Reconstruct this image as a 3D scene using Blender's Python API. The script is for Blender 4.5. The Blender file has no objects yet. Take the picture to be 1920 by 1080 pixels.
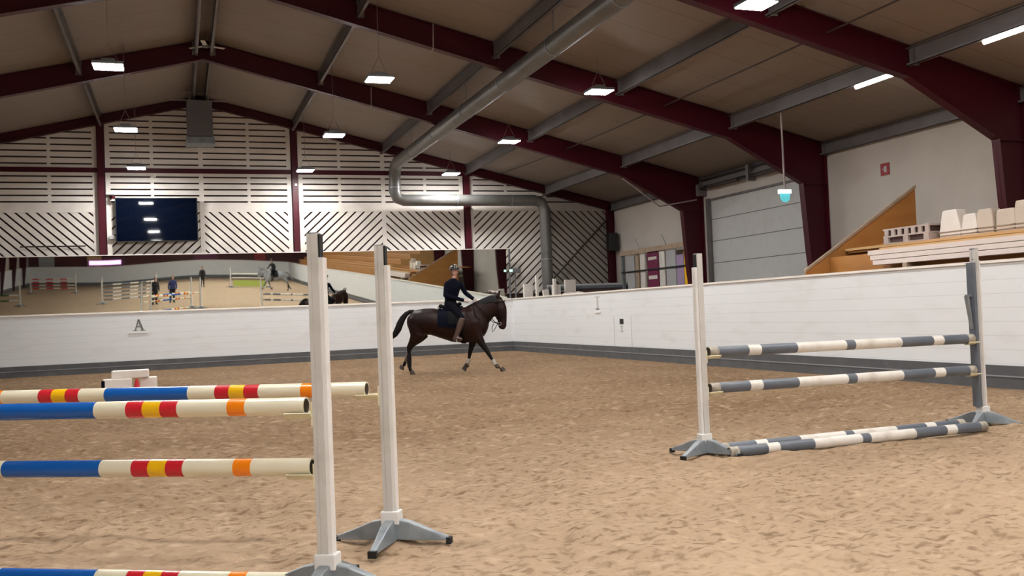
import bpy, math, random
import numpy as np
from mathutils import Vector, Matrix
random.seed(7)
sc = bpy.context.scene
COL = sc.collection
R = math.radians

# ---------------------------------------------------------------- camera
YAW, PIT, ROL = 0.33773, 0.02464, -0.04006
fwd = Vector((math.sin(YAW)*math.cos(PIT), math.cos(YAW)*math.cos(PIT), math.sin(PIT)))
rt = Vector((math.cos(YAW), -math.sin(YAW), 0)); upv = rt.cross(fwd)
rt2 = rt*math.cos(ROL) + upv*math.sin(ROL); up2 = -rt*math.sin(ROL) + upv*math.cos(ROL)
cd = bpy.data.cameras.new('camera'); cam = bpy.data.objects.new('camera', cd); COL.objects.link(cam)
cd.sensor_width = 36; cd.lens = 1780/1920*36; cd.clip_end = 300; cd.clip_start = 0.05
cam.matrix_world = Matrix(((rt2.x, up2.x, -fwd.x, 0), (rt2.y, up2.y, -fwd.y, 0), (rt2.z, up2.z, -fwd.z, 1.4), (0, 0, 0, 1)))
sc.camera = cam
# ---------------------------------------------------------------- world, view
w = bpy.data.worlds.new('world'); sc.world = w; w.use_nodes = True
w.node_tree.nodes['Background'].inputs[0].default_value = (0.03, 0.04, 0.06, 1)
w.node_tree.nodes['Background'].inputs[1].default_value = 0.3
sc.view_settings.view_transform = 'Standard'; sc.view_settings.look = 'None'
sc.view_settings.gamma = 1; sc.view_settings.use_curve_mapping = False
sc.view_settings.exposure = 0.67
LAMP = 155.0       # emission of the high-bay lamp diffusers

# ---------------------------------------------------------------- helpers
class MB:
    def __init__(s): s.v = []; s.f = []; s.m = []
    def add(s, vs, fs, m=0):
        o = len(s.v); s.v += [tuple(p) for p in vs]; s.f += [tuple(i+o for i in q) for q in fs]; s.m += [m]*len(fs); return s
    def box(s, x0, x1, y0, y1, z0, z1, m=0, M=None):
        vs = [Vector((x, y, z)) for z in (z0, z1) for y in (y0, y1) for x in (x0, x1)]
        if M is not None: vs = [M @ q for q in vs]
        return s.add(vs, [(0, 2, 3, 1), (4, 5, 7, 6), (0, 1, 5, 4), (2, 6, 7, 3), (0, 4, 6, 2), (1, 3, 7, 5)], m)
    def prism(s, poly, a, b, axis='y', m=0):
        def P(p, t): return {'y': (p[0], t, p[1]), 'x': (t, p[0], p[1]), 'z': (p[0], p[1], t)}[axis]
        n = len(poly); vs = [P(p, a) for p in poly] + [P(p, b) for p in poly]
        fs = [tuple(range(n)), tuple(range(2*n-1, n-1, -1))] + [(i, i+n, (i+1) % n+n, (i+1) % n) for i in range(n)]
        return s.add(vs, fs, m)
    def tube(s, pts, rad, n=10, m=0, caps=True):
        pts = [Vector(p) for p in pts]
        if not hasattr(rad, '__len__'): rad = [rad]*len(pts)
        vs = []; k = len(pts)
        ref = None
        for i, p in enumerate(pts):
            t = (pts[min(i+1, k-1)]-pts[max(i-1, 0)]).normalized()
            if ref is None: ref = Vector((0, 0, 1)) if abs(t.z) < .9 else Vector((1, 0, 0))
            a = t.cross(ref).normalized(); b = a.cross(t).normalized(); ref = b
            vs += [p+(a*math.cos(2*math.pi*j/n)+b*math.sin(2*math.pi*j/n))*rad[i] for j in range(n)]
        fs = [(i*n+j, i*n+(j+1) % n, (i+1)*n+(j+1) % n, (i+1)*n+j) for i in range(k-1) for j in range(n)]
        if caps: fs += [tuple(range(n-1, -1, -1)), tuple(range((k-1)*n, k*n))]
        return s.add(vs, fs, m)
    def loft(s, rings, n=16, m=0, cap=.55):
        """rings: (centre, half width, half height[, side vector]) elliptical sections, rounded ends"""
        rg = []
        for r in rings: rg.append((Vector(r[0]), r[1], r[2], Vector(r[3]) if len(r) > 3 else Vector((0, 1, 0))))
        k = len(rg); T = [(rg[min(i+1, k-1)][0]-rg[max(i-1, 0)][0]).normalized() for i in range(k)]
        full = []
        a0 = rg[0]; a1 = rg[-1]
        for q in (1.0, .7): full.append((a0[0]-T[0]*min(a0[1], a0[2])*cap*q, a0[1]*(.35 if q == 1 else .75), a0[2]*(.35 if q == 1 else .75), a0[3], T[0]))
        for r, t in zip(rg, T): full.append((*r, t))
        for q in (.7, 1.0): full.append((a1[0]+T[-1]*min(a1[1], a1[2])*cap*q, a1[1]*(.35 if q == 1 else .75), a1[2]*(.35 if q == 1 else .75), a1[3], T[-1]))
        vs = []
        for c, ra, rb, sd, t in full:
            a = (sd-t*sd.dot(t)).normalized(); b = t.cross(a).normalized()
            vs += [c+a*ra*math.cos(2*math.pi*j/n)+b*rb*math.sin(2*math.pi*j/n) for j in range(n)]
        K = len(full)
        fs = [(i*n+j, i*n+(j+1) % n, (i+1)*n+(j+1) % n, (i+1)*n+j) for i in range(K-1) for j in range(n)]
        fs += [tuple(range(n-1, -1, -1)), tuple(range((K-1)*n, K*n))]
        return s.add(vs, fs, m)
    def ball(s, c, rx, ry=None, rz=None, n=14, m=0):
        ry = ry or rx; rz = rz or rx; vs = [(c[0], c[1], c[2]-rz)]; h = n//2
        for i in range(1, h):
            a = -math.pi/2+math.pi*i/h
            vs += [(c[0]+rx*math.cos(a)*math.cos(2*math.pi*j/n), c[1]+ry*math.cos(a)*math.sin(2*math.pi*j/n), c[2]+rz*math.sin(a)) for j in range(n)]
        vs.append((c[0], c[1], c[2]+rz)); L = len(vs)-1
        fs = [(0, 1+(j+1) % n, 1+j) for j in range(n)] + [(L, L-n+j, L-n+(j+1) % n) for j in range(n)]
        fs += [(1+i*n+j, 1+i*n+(j+1) % n, 1+(i+1)*n+(j+1) % n, 1+(i+1)*n+j) for i in range(h-2) for j in range(n)]
        return s.add(vs, fs, m)

def link(name, mb, mats, parent=None, smooth=False, bevel=0):
    me = bpy.data.meshes.new(name); me.from_pydata(mb.v, [], mb.f)
    if not isinstance(mats, (list, tuple)): mats = [mats]
    for k in mats: me.materials.append(k)
    me.polygons.foreach_set('material_index', mb.m)
    me.validate(); me.update()
    import bmesh
    bm = bmesh.new(); bm.from_mesh(me); bmesh.ops.recalc_face_normals(bm, faces=bm.faces); bm.to_mesh(me); bm.free()
    o = bpy.data.objects.new(name, me); COL.objects.link(o)
    if smooth: me.polygons.foreach_set('use_smooth', [True]*len(me.polygons))
    if smooth == 'auto':
        try: me.set_sharp_from_angle(angle=R(40))
        except Exception: pass
    if bevel:
        b = o.modifiers.new('bevel', 'BEVEL'); b.width = bevel; b.segments = 2; b.limit_method = 'ANGLE'
    if parent is not None: o.parent = parent
    return o

def tag(o, label=None, cat=None, group=None, kind=None):
    if label: o['label'] = label
    if cat: o['category'] = cat
    if group: o['group'] = group
    if kind: o['kind'] = kind
    return o
def empty(name, loc, label, cat, group=None, rz=0):
    o = bpy.data.objects.new(name, None); COL.objects.link(o); o.location = loc; o.rotation_euler = (0, 0, rz)
    o.empty_display_size = .2
    return tag(o, label, cat, group)
def struct(name, mb, m, label=None): return tag(link(name, mb, m), label, None, None, 'structure')

def remesh(o, voxel, smooth=6, fac=.5, dec=0):
    a = o.modifiers.new('r', 'REMESH'); a.mode = 'VOXEL'; a.voxel_size = voxel; a.use_smooth_shade = True
    b = o.modifiers.new('s', 'SMOOTH'); b.iterations = smooth; b.factor = fac
    dg = bpy.context.evaluated_depsgraph_get(); dg.update()
    me = bpy.data.meshes.new_from_object(o.evaluated_get(dg))
    o.modifiers.clear(); mats = [x for x in o.data.materials]
    o.data = me
    if not me.materials:
        for x in mats: me.materials.append(x)
    me.polygons.foreach_set('use_smooth', [True]*len(me.polygons))
    return o

# ---------------------------------------------------------------- materials
def mat(name, col, rough=.6, metal=0, spec=.5, noise=None, bump=None, emit=None, est=1, obj=True):
    m = bpy.data.materials.new(name); m.use_nodes = True; nt = m.node_tree; N = nt.nodes; L = nt.links
    b = N['Principled BSDF']; b.inputs['Base Color'].default_value = (*col, 1); b.inputs['Roughness'].default_value = rough
    b.inputs['Metallic'].default_value = metal
    b.inputs['Specular IOR Level'].default_value = spec
    tc = N.new('ShaderNodeTexCoord')
    if noise:                                # (scale, second colour, contrast low, high[, stretch])
        mp = N.new('ShaderNodeMapping'); L.new(tc.outputs['Object'], mp.inputs[0])
        if len(noise) > 4: mp.inputs['Scale'].default_value = noise[4]
        n = N.new('ShaderNodeTexNoise'); n.inputs['Scale'].default_value = noise[0]; n.inputs['Detail'].default_value = 6
        L.new(mp.outputs[0], n.inputs['Vector'])
        r = N.new('ShaderNodeMapRange'); r.inputs[1].default_value = noise[2]; r.inputs[2].default_value = noise[3]
        L.new(n.outputs[0], r.inputs[0])
        x = N.new('ShaderNodeMix'); x.data_type = 'RGBA'; L.new(r.outputs[0], x.inputs[0])
        x.inputs[6].default_value = (*col, 1); x.inputs[7].default_value = (*noise[1], 1)
        L.new(x.outputs[2], b.inputs['Base Color'])
    if bump:
        n2 = N.new('ShaderNodeTexNoise'); n2.inputs['Scale'].default_value = bump[0]; n2.inputs['Detail'].default_value = 5
        L.new(tc.outputs['Object'], n2.inputs['Vector'])
        bb = N.new('ShaderNodeBump'); bb.inputs['Strength'].default_value = bump[1]; bb.inputs['Distance'].default_value = bump[2]
        L.new(n2.outputs[0], bb.inputs['Height']); L.new(bb.outputs[0], b.inputs['Normal'])
    if emit:
        b.inputs['Emission Color'].default_value = (*emit, 1); b.inputs['Emission Strength'].default_value = est
    return m
def seams(m, axis, period, width, col, off=0, fac=1.0):
    """thin lines repeated along one object axis"""
    nt = m.node_tree; N = nt.nodes; L = nt.links; b = N['Principled BSDF']
    tc = N.new('ShaderNodeTexCoord'); sp = N.new('ShaderNodeSeparateXYZ'); L.new(tc.outputs['Object'], sp.inputs[0])
    a = N.new('ShaderNodeMath'); a.operation = 'ADD'; a.inputs[1].default_value = off + 1000*period; L.new(sp.outputs[axis], a.inputs[0])
    md = N.new('ShaderNodeMath'); md.operation = 'MODULO'; md.inputs[1].default_value = period; L.new(a.outputs[0], md.inputs[0])
    ls = N.new('ShaderNodeMath'); ls.operation = 'LESS_THAN'; ls.inputs[1].default_value = width; L.new(md.outputs[0], ls.inputs[0])
    f = N.new('ShaderNodeMath'); f.operation = 'MULTIPLY'; f.inputs[1].default_value = fac; L.new(ls.outputs[0], f.inputs[0])
    x = N.new('ShaderNodeMix'); x.data_type = 'RGBA'; L.new(f.outputs[0], x.inputs[0]); x.inputs[7].default_value = (*col, 1)
    if b.inputs['Base Color'].is_linked:
        src = b.inputs['Base Color'].links[0].from_socket; L.new(src, x.inputs[6])
    else: x.inputs[6].default_value = b.inputs['Base Color'].default_value
    L.new(x.outputs[2], b.inputs['Base Color']); return m

M = {}
M['kick'] = seams(mat('kick_white', (.765, .775, .785), .55, noise=(1.3, (.69, .695, .69), .55, .8, (1, 1, 3))), 'Z', .205, .007, (.50, .49, .48), off=.06, fac=.55)
M['kickcap'] = mat('kick_cap', (.82, .76, .69), .5)
M['base'] = mat('base_grey', (.085, .088, .095), .6, noise=(3, (.12, .12, .125), .45, .75))
M['basel'] = mat('base_lip', (.27, .27, .28), .5)
M['white'] = mat('white_paint', (.78, .77, .75), .5, noise=(5, (.66, .64, .60), .5, .8))
M['postg'] = mat('post_pale_grey', (.60, .585, .555), .55, noise=(5, (.50, .485, .45), .45, .75))
M['slat'] = mat('slat_white', (.76, .71, .66), .6, noise=(2, (.68, .63, .57), .4, .7))
M['slatback'] = mat('slat_back', (.085, .045, .04), .8)
M['wine'] = mat('wine_steel', (.055, .0018, .0085), .45, spec=.3)
M['steel'] = mat('purlin_steel', (.17, .155, .155), .5, metal=.2, noise=(2, (.135, .12, .12), .4, .7))
M['duct'] = mat('duct_steel', (.17, .168, .16), .42, metal=.35, noise=(3, (.14, .137, .13), .4, .7))
M['galv'] = mat('galvanised', (.30, .33, .35), .45, metal=.55, noise=(9, (.22, .25, .27), .4, .7))
M['roof'] = seams(mat('roof_sheet', (.275, .23, .20), .7, noise=(.35, (.25, .205, .175), .45, .7, (1, .5, 1))), 'Y', 1.2, .025, (.15, .105, .085), fac=.7)
M['outer'] = mat('outer_wall', (.55, .50, .45), .7, noise=(.6, (.48, .43, .38), .45, .7))
M['door'] = seams(mat('gate_sheet', (.50, .50, .49), .5, noise=(4, (.47, .46, .44), .5, .7)), 'Z', .668, .022, (.10, .095, .09), off=-1.955+1.336)
M['darkred'] = mat('rear_cladding', (.10, .028, .028), .7)
M['black'] = mat('black_plastic', (.012, .012, .013), .5)
M['rubber'] = mat('rubber', (.01, .01, .01), .8)
M['cupm'] = mat('cup_plastic', (.72, .66, .45), .4)
M['ply'] = mat('orange_ply', (.47, .205, .05), .5, noise=(1.2, (.40, .165, .04), .4, .7, (1, 1, 4)))
M['plyedge'] = mat('ply_edge', (.60, .36, .15), .6)
M['fasc'] = mat('stored_white', (.68, .58, .53), .6)
M['fascia'] = seams(mat('stand_fascia', (.66, .55, .49), .6), 'Z', .13, .012, (.25, .19, .17), off=.02)
M['cream'] = mat('pole_cream', (.80, .75, .58), .28, noise=(3, (.76, .69, .50), .4, .75))
M['dirty'] = mat('pole_worn', (.45, .40, .32), .5, noise=(14, (.25, .22, .18), .4, .65))
M['blue'] = mat('pole_blue', (.008, .105, .42), .22)
M['redp'] = mat('pole_red', (.60, .018, .03), .25)
M['yell'] = mat('pole_yellow', (.88, .50, .008), .25)
M['oran'] = mat('pole_orange', (.92, .24, .005), .25)
M['pgrey'] = mat('pole_grey', (.105, .12, .145), .4, noise=(5, (.14, .155, .18), .4, .7))
M['pwhite'] = mat('pole_white', (.74, .70, .64), .4, noise=(6, (.58, .52, .45), .5, .75))
M['green'] = mat('pole_green', (.04, .12, .03), .4)
M['lime'] = mat('filler_lime', (.42, .50, .10), .5)
M['diff'] = mat('lamp_diffuser', (1, 1, 1), .5, emit=(1, .985, .96), est=LAMP)
M['tube'] = mat('tube_light', (1, 1, 1), .5, emit=(1, .93, .83), est=14)
M['cyan'] = mat('exit_cyan', (.1, .5, .55), .5, emit=(.12, .62, .68), est=.42)
M['whiteglow'] = mat('exit_white', (.8, .9, .9), .5, emit=(.85, 1, 1), est=.7)
M['greenglow'] = mat('exit_green', (.2, .8, .5), .5, emit=(.35, 1, .7), est=2.0)
M['pink'] = mat('sign_pink', (.9, .4, .8), .5, emit=(1, .42, .92), est=1.6)
M['screen'] = mat('tv_screen', (.002, .004, .011), .03, spec=.3)
M['mirror'] = mat('mirror_glass', (.80, .84, .80), .015, metal=1)
M['bronze'] = mat('box_grey', (.14, .14, .15), .6)
M['cable'] = mat('cable_dark', (.05, .035, .03), .6)
M['cablew'] = mat('conduit_grey', (.30, .24, .24), .5)
M['redsign'] = mat('sign_red', (.30, .012, .015), .5)
M['wood'] = mat('raw_wood', (.42, .31, .22), .7, noise=(4, (.33, .24, .17), .4, .7))
M['palletw'] = mat('pallet_wood', (.50, .42, .38), .7, noise=(6, (.38, .31, .27), .4, .7))
M['blockb'] = mat('block_beige', (.60, .51, .42), .6, noise=(3, (.52, .44, .36), .45, .75))
M['slatdark'] = mat('slat_corner_shaded', (.36, .325, .29), .7, noise=(2, (.30, .27, .24), .4, .7))  # corner slats: shade by the duct put into a darker slat colour
M['blockw'] = mat('block_white', (.80, .74, .68), .5, noise=(3, (.72, .65, .58), .45, .75))
M['maroon'] = mat('maroon_paint', (.16, .015, .06), .5)
M['lilac'] = mat('lilac_paint', (.36, .26, .42), .5)
M['lgrey'] = mat('light_grey_paint', (.42, .42, .42), .5)
M['letter'] = mat('letter_grey', (.22, .21, .20), .6)
M['letterlight'] = mat('letter_faint', (.50, .49, .48), .6)
M['letterplate'] = mat('letter_plate', (.84, .83, .80), .5)
M['navy'] = mat('navy_cloth', (.0022, .003, .009), .9, spec=.12)
M['saddle'] = mat('saddle_leather', (.003, .0028, .0028), .7, spec=.12)
M['bootl'] = mat('brown_leather', (.075, .042, .033), .4)
M['skin'] = mat('skin', (.50, .27, .20), .55)
M['hairm'] = mat('brown_hair', (.13, .055, .03), .6)
M['helmet'] = mat('helmet_shell', (.02, .02, .018), .25)
M['helmet2'] = mat('helmet_trim', (.38, .34, .26), .4)
M['glove'] = mat('pale_glove', (.62, .52, .50), .6)
M['breech'] = mat('dark_breeches', (.003, .0033, .007), .9, spec=.12)
M['manem'] = mat('black_hair', (.0035, .0025, .0025), .6, spec=.25, bump=(60, .5, .01))
M['hoofm'] = mat('hoof', (.05, .035, .025), .5)
M['legboot'] = mat('leg_boot', (.16, .115, .07), .6, noise=(12, (.03, .02, .015), .45, .6))
M['bandw'] = mat('boot_strap', (.45, .40, .34), .6)
M['sheep'] = mat('sheepskin', (.75, .71, .65), .9, bump=(40, .6, .01))
M['jeans'] = mat('blue_jacket', (.02, .03, .12), .8)
M['darkc'] = mat('dark_clothes', (.008, .008, .009), .9)

def horse_mat(name, body, body2, pts):
    m = mat(name, body, .5, noise=(2.2, body2, .35, .7)); nt = m.node_tree; N = nt.nodes; L = nt.links; b = N['Principled BSDF']
    tc = N.new('ShaderNodeTexCoord'); sp = N.new('ShaderNodeSeparateXYZ'); L.new(tc.outputs['Object'], sp.inputs[0])
    r = N.new('ShaderNodeMapRange'); r.inputs[1].default_value = .62; r.inputs[2].default_value = .80; r.inputs[3].default_value = 1; r.inputs[4].default_value = 0
    L.new(sp.outputs['Z'], r.inputs[0])
    x = N.new('ShaderNodeMix'); x.data_type = 'RGBA'; L.new(r.outputs[0], x.inputs[0]); x.inputs[7].default_value = (*pts, 1)
    L.new(b.inputs['Base Color'].links[0].from_socket, x.inputs[6]); L.new(x.outputs[2], b.inputs['Base Color'])
    b.inputs['Specular IOR Level'].default_value = .22; b.inputs['Roughness'].default_value = .45
    return m
M['bay'] = horse_mat('bay_coat', (.021, .0045, .0026), (.008, .0022, .0016), (.003, .0016, .0016))
M['greyhorse'] = horse_mat('grey_coat', (.36, .37, .38), (.22, .23, .25), (.10, .10, .11))

# sand
def sand_mat():
    m = bpy.data.materials.new('sand'); m.use_nodes = True; nt = m.node_tree; N = nt.nodes; L = nt.links; b = N['Principled BSDF']
    b.inputs['Roughness'].default_value = .95; b.inputs['Specular IOR Level'].default_value = .15
    tc = N.new('ShaderNodeTexCoord')
    def noise(s, d, st=(1, 1, 1), dist=0):
        mp = N.new('ShaderNodeMapping'); mp.inputs['Scale'].default_value = st; L.new(tc.outputs['Object'], mp.inputs[0])
        n = N.new('ShaderNodeTexNoise'); n.inputs['Scale'].default_value = s; n.inputs['Detail'].default_value = d; n.inputs['Distortion'].default_value = dist
        L.new(mp.outputs[0], n.inputs['Vector']); return n.outputs[0]
    def rng(s, a, c, lo=0, hi=1):
        r = N.new('ShaderNodeMapRange'); r.inputs[1].default_value = a; r.inputs[2].default_value = c; r.inputs[3].default_value = lo; r.inputs[4].default_value = hi
        L.new(s, r.inputs[0]); return r.outputs[0]
    def mix(f, a, c):
        x = N.new('ShaderNodeMix'); x.data_type = 'RGBA'; L.new(f, x.inputs[0])
        for i, q in ((6, a), (7, c)):
            if isinstance(q, tuple): x.inputs[i].default_value = (*q, 1)
            else: L.new(q, x.inputs[i])
        return x.outputs[2]
    big = rng(noise(.35, 4), .35, .65)
    c1 = mix(big, (.205, .127, .070), (.26, .168, .098))
    cl = rng(noise(13, 8, (1, 1.35, 1), .1), .50, .68, 0, .85)
    wm = N.new('ShaderNodeMath'); wm.operation = 'MULTIPLY'; L.new(cl, wm.inputs[0]); L.new(rng(noise(.9, 3), .36, .52, .45, 1), wm.inputs[1]); cl = wm.outputs[0]
    c2 = mix(cl, c1, (.120, .068, .033))
    pale = rng(noise(6, 7, (1, 1.4, 1), .1), .54, .72, 0, .6)
    c3 = mix(pale, c2, (.50, .36, .25))
    spx = N.new('ShaderNodeSeparateXYZ'); L.new(tc.outputs['Object'], spx.inputs[0])
    dd = N.new('ShaderNodeMath'); dd.operation = 'MULTIPLY_ADD'; L.new(noise(.8, 4), dd.inputs[0]); dd.inputs[1].default_value = 5.0; L.new(spx.outputs['Y'], dd.inputs[2])
    dry = rng(dd.outputs[0], 14, 5, 0, .75)
    c4 = mix(cl, (.60, .44, .30), (.24, .150, .082)); c3 = mix(dry, c3, c4)
    L.new(c3, b.inputs['Base Color'])
    bu = N.new('ShaderNodeBump'); bu.inputs['Strength'].default_value = 1.0; bu.inputs['Distance'].default_value = .045
    worn = rng(noise(.9, 3), .36, .52, .45, 1)
    mh = N.new('ShaderNodeMath'); mh.operation = 'MULTIPLY'; L.new(noise(9, 8, (1, 1.3, 1), .1), mh.inputs[0]); L.new(worn, mh.inputs[1]); L.new(mh.outputs[0], bu.inputs['Height'])
    bu2 = N.new('ShaderNodeBump'); bu2.inputs['Strength'].default_value = .5; bu2.inputs['Distance'].default_value = .012
    L.new(noise(45, 4), bu2.inputs['Height']); L.new(bu.outputs[0], bu2.inputs['Normal']); L.new(bu2.outputs[0], b.inputs['Normal'])
    return m
M['sand'] = sand_mat()

# ---------------------------------------------------------------- hall dimensions
XR, XO, XL, D, YB = 11.29, 15.5, -13.7, 32.2, -38.0
AX, AZ, SL, EH = .8, 8.8, .238, 5.3          # ridge x, ridge height, slope
KH = 1.87
roofz = lambda x: AZ - SL*abs(x-AX)
FY = [32.32, 25.9, 19.9, 13.9, 7.9, 1.9, -4.1, -10.1, -16.1, -22.1, -28.1, -34.1]

# floor ---------------------------------------------------------
def sand_floor():
    xs = np.concatenate([np.arange(XL-.2, -4.5, .5), np.arange(-4.5, XR+.2, .045), np.arange(XR+.2, XO, .8)]); xs = np.append(xs, XO)
    ys = np.concatenate([np.arange(YB-2, 2.5, 1.0), np.arange(2.5, 12, .035), np.arange(12, 22, .06), np.arange(22, 32.6, .12)])
    X, Y = np.meshgrid(xs, ys)
    rs = np.random.RandomState(3)
    def vn(x, y, s):
        T = rs.rand(256, 256); x = x*s; y = y*s; xi = np.floor(x).astype(int); yi = np.floor(y).astype(int); fx = x-xi; fy = y-yi
        fx = fx*fx*(3-2*fx); fy = fy*fy*(3-2*fy); g = lambda a, c: T[a % 256, c % 256]
        return (g(xi, yi)*(1-fx)+g(xi+1, yi)*fx)*(1-fy)+(g(xi, yi+1)*(1-fx)+g(xi+1, yi+1)*fx)*fy-.5
    Z = .032*vn(X, Y, 1.1)+.042*vn(X+.3*Y, Y-.3*X, 3.1)+.042*vn(X-.2*Y, Y+.2*X, 6.5)+.030*vn(X+.5*Y, Y-.5*X, 11)
    Z = Z*np.clip((XR-.1-X)/.6, .15, 1)*np.clip((D-.05-Y)/.8, .2, 1)*np.clip((Y-1)/2, .1, 1)
    near = np.clip(1-(Y-12)/14, .55, 1); Z *= near
    Z -= .004
    ny, nx = X.shape
    v = np.stack([X, Y, Z], -1).reshape(-1, 3)
    i = (np.arange(ny-1)[:, None]*nx+np.arange(nx-1)[None]).ravel()
    f = np.stack([i, i+1, i+nx+1, i+nx], -1)
    me = bpy.data.meshes.new('floor'); me.vertices.add(len(v)); me.vertices.foreach_set('co', v.ravel())
    me.loops.add(f.size); me.loops.foreach_set('vertex_index', f.ravel()); me.polygons.add(len(f))
    me.polygons.foreach_set('loop_start', np.arange(0, f.size, 4)); me.polygons.foreach_set('loop_total', np.full(len(f), 4))
    me.update(); me.validate(); me.polygons.foreach_set('use_smooth', [True]*len(f)); me.materials.append(M['sand'])
    o = bpy.data.objects.new('floor', me); COL.objects.link(o); o['kind'] = 'structure'
sand_floor()

# kickboard walls ------------------------------------------------
def kick(name, n, box, cap, base, lip):
    struct('wall_'+name, MB().box(*box), M['kick'])
    struct('trim_%d' % n, MB().box(*cap), M['kickcap'])
    b = MB().box(*base, m=0); b.box(*lip, m=1)
    struct('baseboard_'+name, b, [M['base'], M['basel']])
kick('right', 1, (XR, XR+.12, YB, D, -.05, KH-.04), (XR-.03, XR+.16, YB, D, KH-.04, KH), (XR-.035, XR, YB, D, -.05, .33), (XR-.045, XR-.034, YB, D, .165, .185))
kick('end', 2, (XL, XR+.12, D-.05, D+.05, -.05, KH-.04), (XL, XR+.16, D-.08, D+.12, KH-.04, KH), (XL, XR, D-.085, D-.05, -.05, .33), (XL, XR, D-.095, D-.084, .165, .185))
kick('left', 3, (XL-.12, XL, YB, D, -.05, KH-.04), (XL-.16, XL+.03, YB, D, KH-.04, KH), (XL, XL+.035, YB, D, -.05, .33), (XL+.034, XL+.045, YB, D, .165, .185))
kick('rear', 4, (XL, XR+.12, YB-.12, YB, -.05, KH-.04), (XL, XR+.16, YB-.16, YB+.03, KH-.04, KH), (XL, XR, YB, YB+.035, -.05, .33), (XL, XR, YB+.034, YB+.045, .165, .185))
# kickboard door seam
struct('door_1', MB().box(XR-.004, XR, 23.78, 23.80, .33, 1.15).box(XR-.004, XR, 22.72, 22.74, .33, 1.15), M['letterlight'])

# outer shell ----------------------------------------------------
GY0, GY1, GZ = 20.6, 25.45, 4.58
wr = MB()
wr.box(XO, XO+.15, YB-2, GY0, 0, 5.6).box(XO, XO+.15, GY1, D+.6, 0, 5.6).box(XO, XO+.15, GY0, GY1, GZ, 5.6)
struct('wall_outer_right', wr, M['outer'])
struct('wall_outer_left', MB().box(-14.05, -13.9, YB-2, D+.6, 0, 5.6), M['outer'])
struct('wall_outer_rear', MB().prism([(-14, 0), (XO, 0), (XO, 5.35), (AX, AZ+.05), (-14, 5.35)], YB-2.1, YB-2), M['darkred'])
struct('wall_outer_end', MB().prism([(-14, 0), (XO, 0), (XO, 5.35), (AX, AZ+.05), (-14, 5.35)], D+.42, D+.55), M['slatback'])
rf = MB()
rf.prism([(AX, AZ+.02), (XO+.3, roofz(XO+.3)+.02), (XO+.3, roofz(XO+.3)+.14), (AX, AZ+.14)], YB-2.2, D+.6)
rf.prism([(AX, AZ+.02), (AX, AZ+.14), (-14.2, roofz(-14.2)+.14), (-14.2, roofz(-14.2)+.02)], YB-2.2, D+.6)
struct('ceiling', rf, M['roof'])

# sectional gate
g = MB().box(XO+.03, XO+.09, GY0, GY1, 0, GZ)
g_ = struct('door_2', g, M['door'])
link('gate_frame', MB().box(XO-.06, XO+.02, GY1-.02, GY1+.16, 0, GZ+.05).box(XO-.06, XO+.02, GY0-.16, GY0+.02, 0, GZ+.05).box(XO-.03, XO+.02, GY0, GY1, GZ-.03, GZ+.03), M['steel'], g_)
gt = empty('gate_track', (XO-.2, 23, GZ+.2), 'dark grey lifting track and springs above the sectional gate', 'gate track')
t = MB(); t.tube([(-.02, -2.6, .16), (-.02, 2.7, .16)], .035); t.tube([(0, -2.6, .42), (0, 2.7, .42)], .022)
link('shaft', t, M['black'], gt)
for q in ((-2.0, -.4), (.5, 2.1)): link('spring', MB().tube([(-.02, q[0], .16), (-.02, q[1], .16)], .06), M['cable'], gt)
for q in ((-.1, .2, 2.6, 2.75, -.05, .3), (-.1, .2, -2.75, -2.6, -.05, .3), (-.06, .2, -.06, .06, .05, .5)): link('bracket', MB().box(*q), M['steel'], gt)

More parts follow.
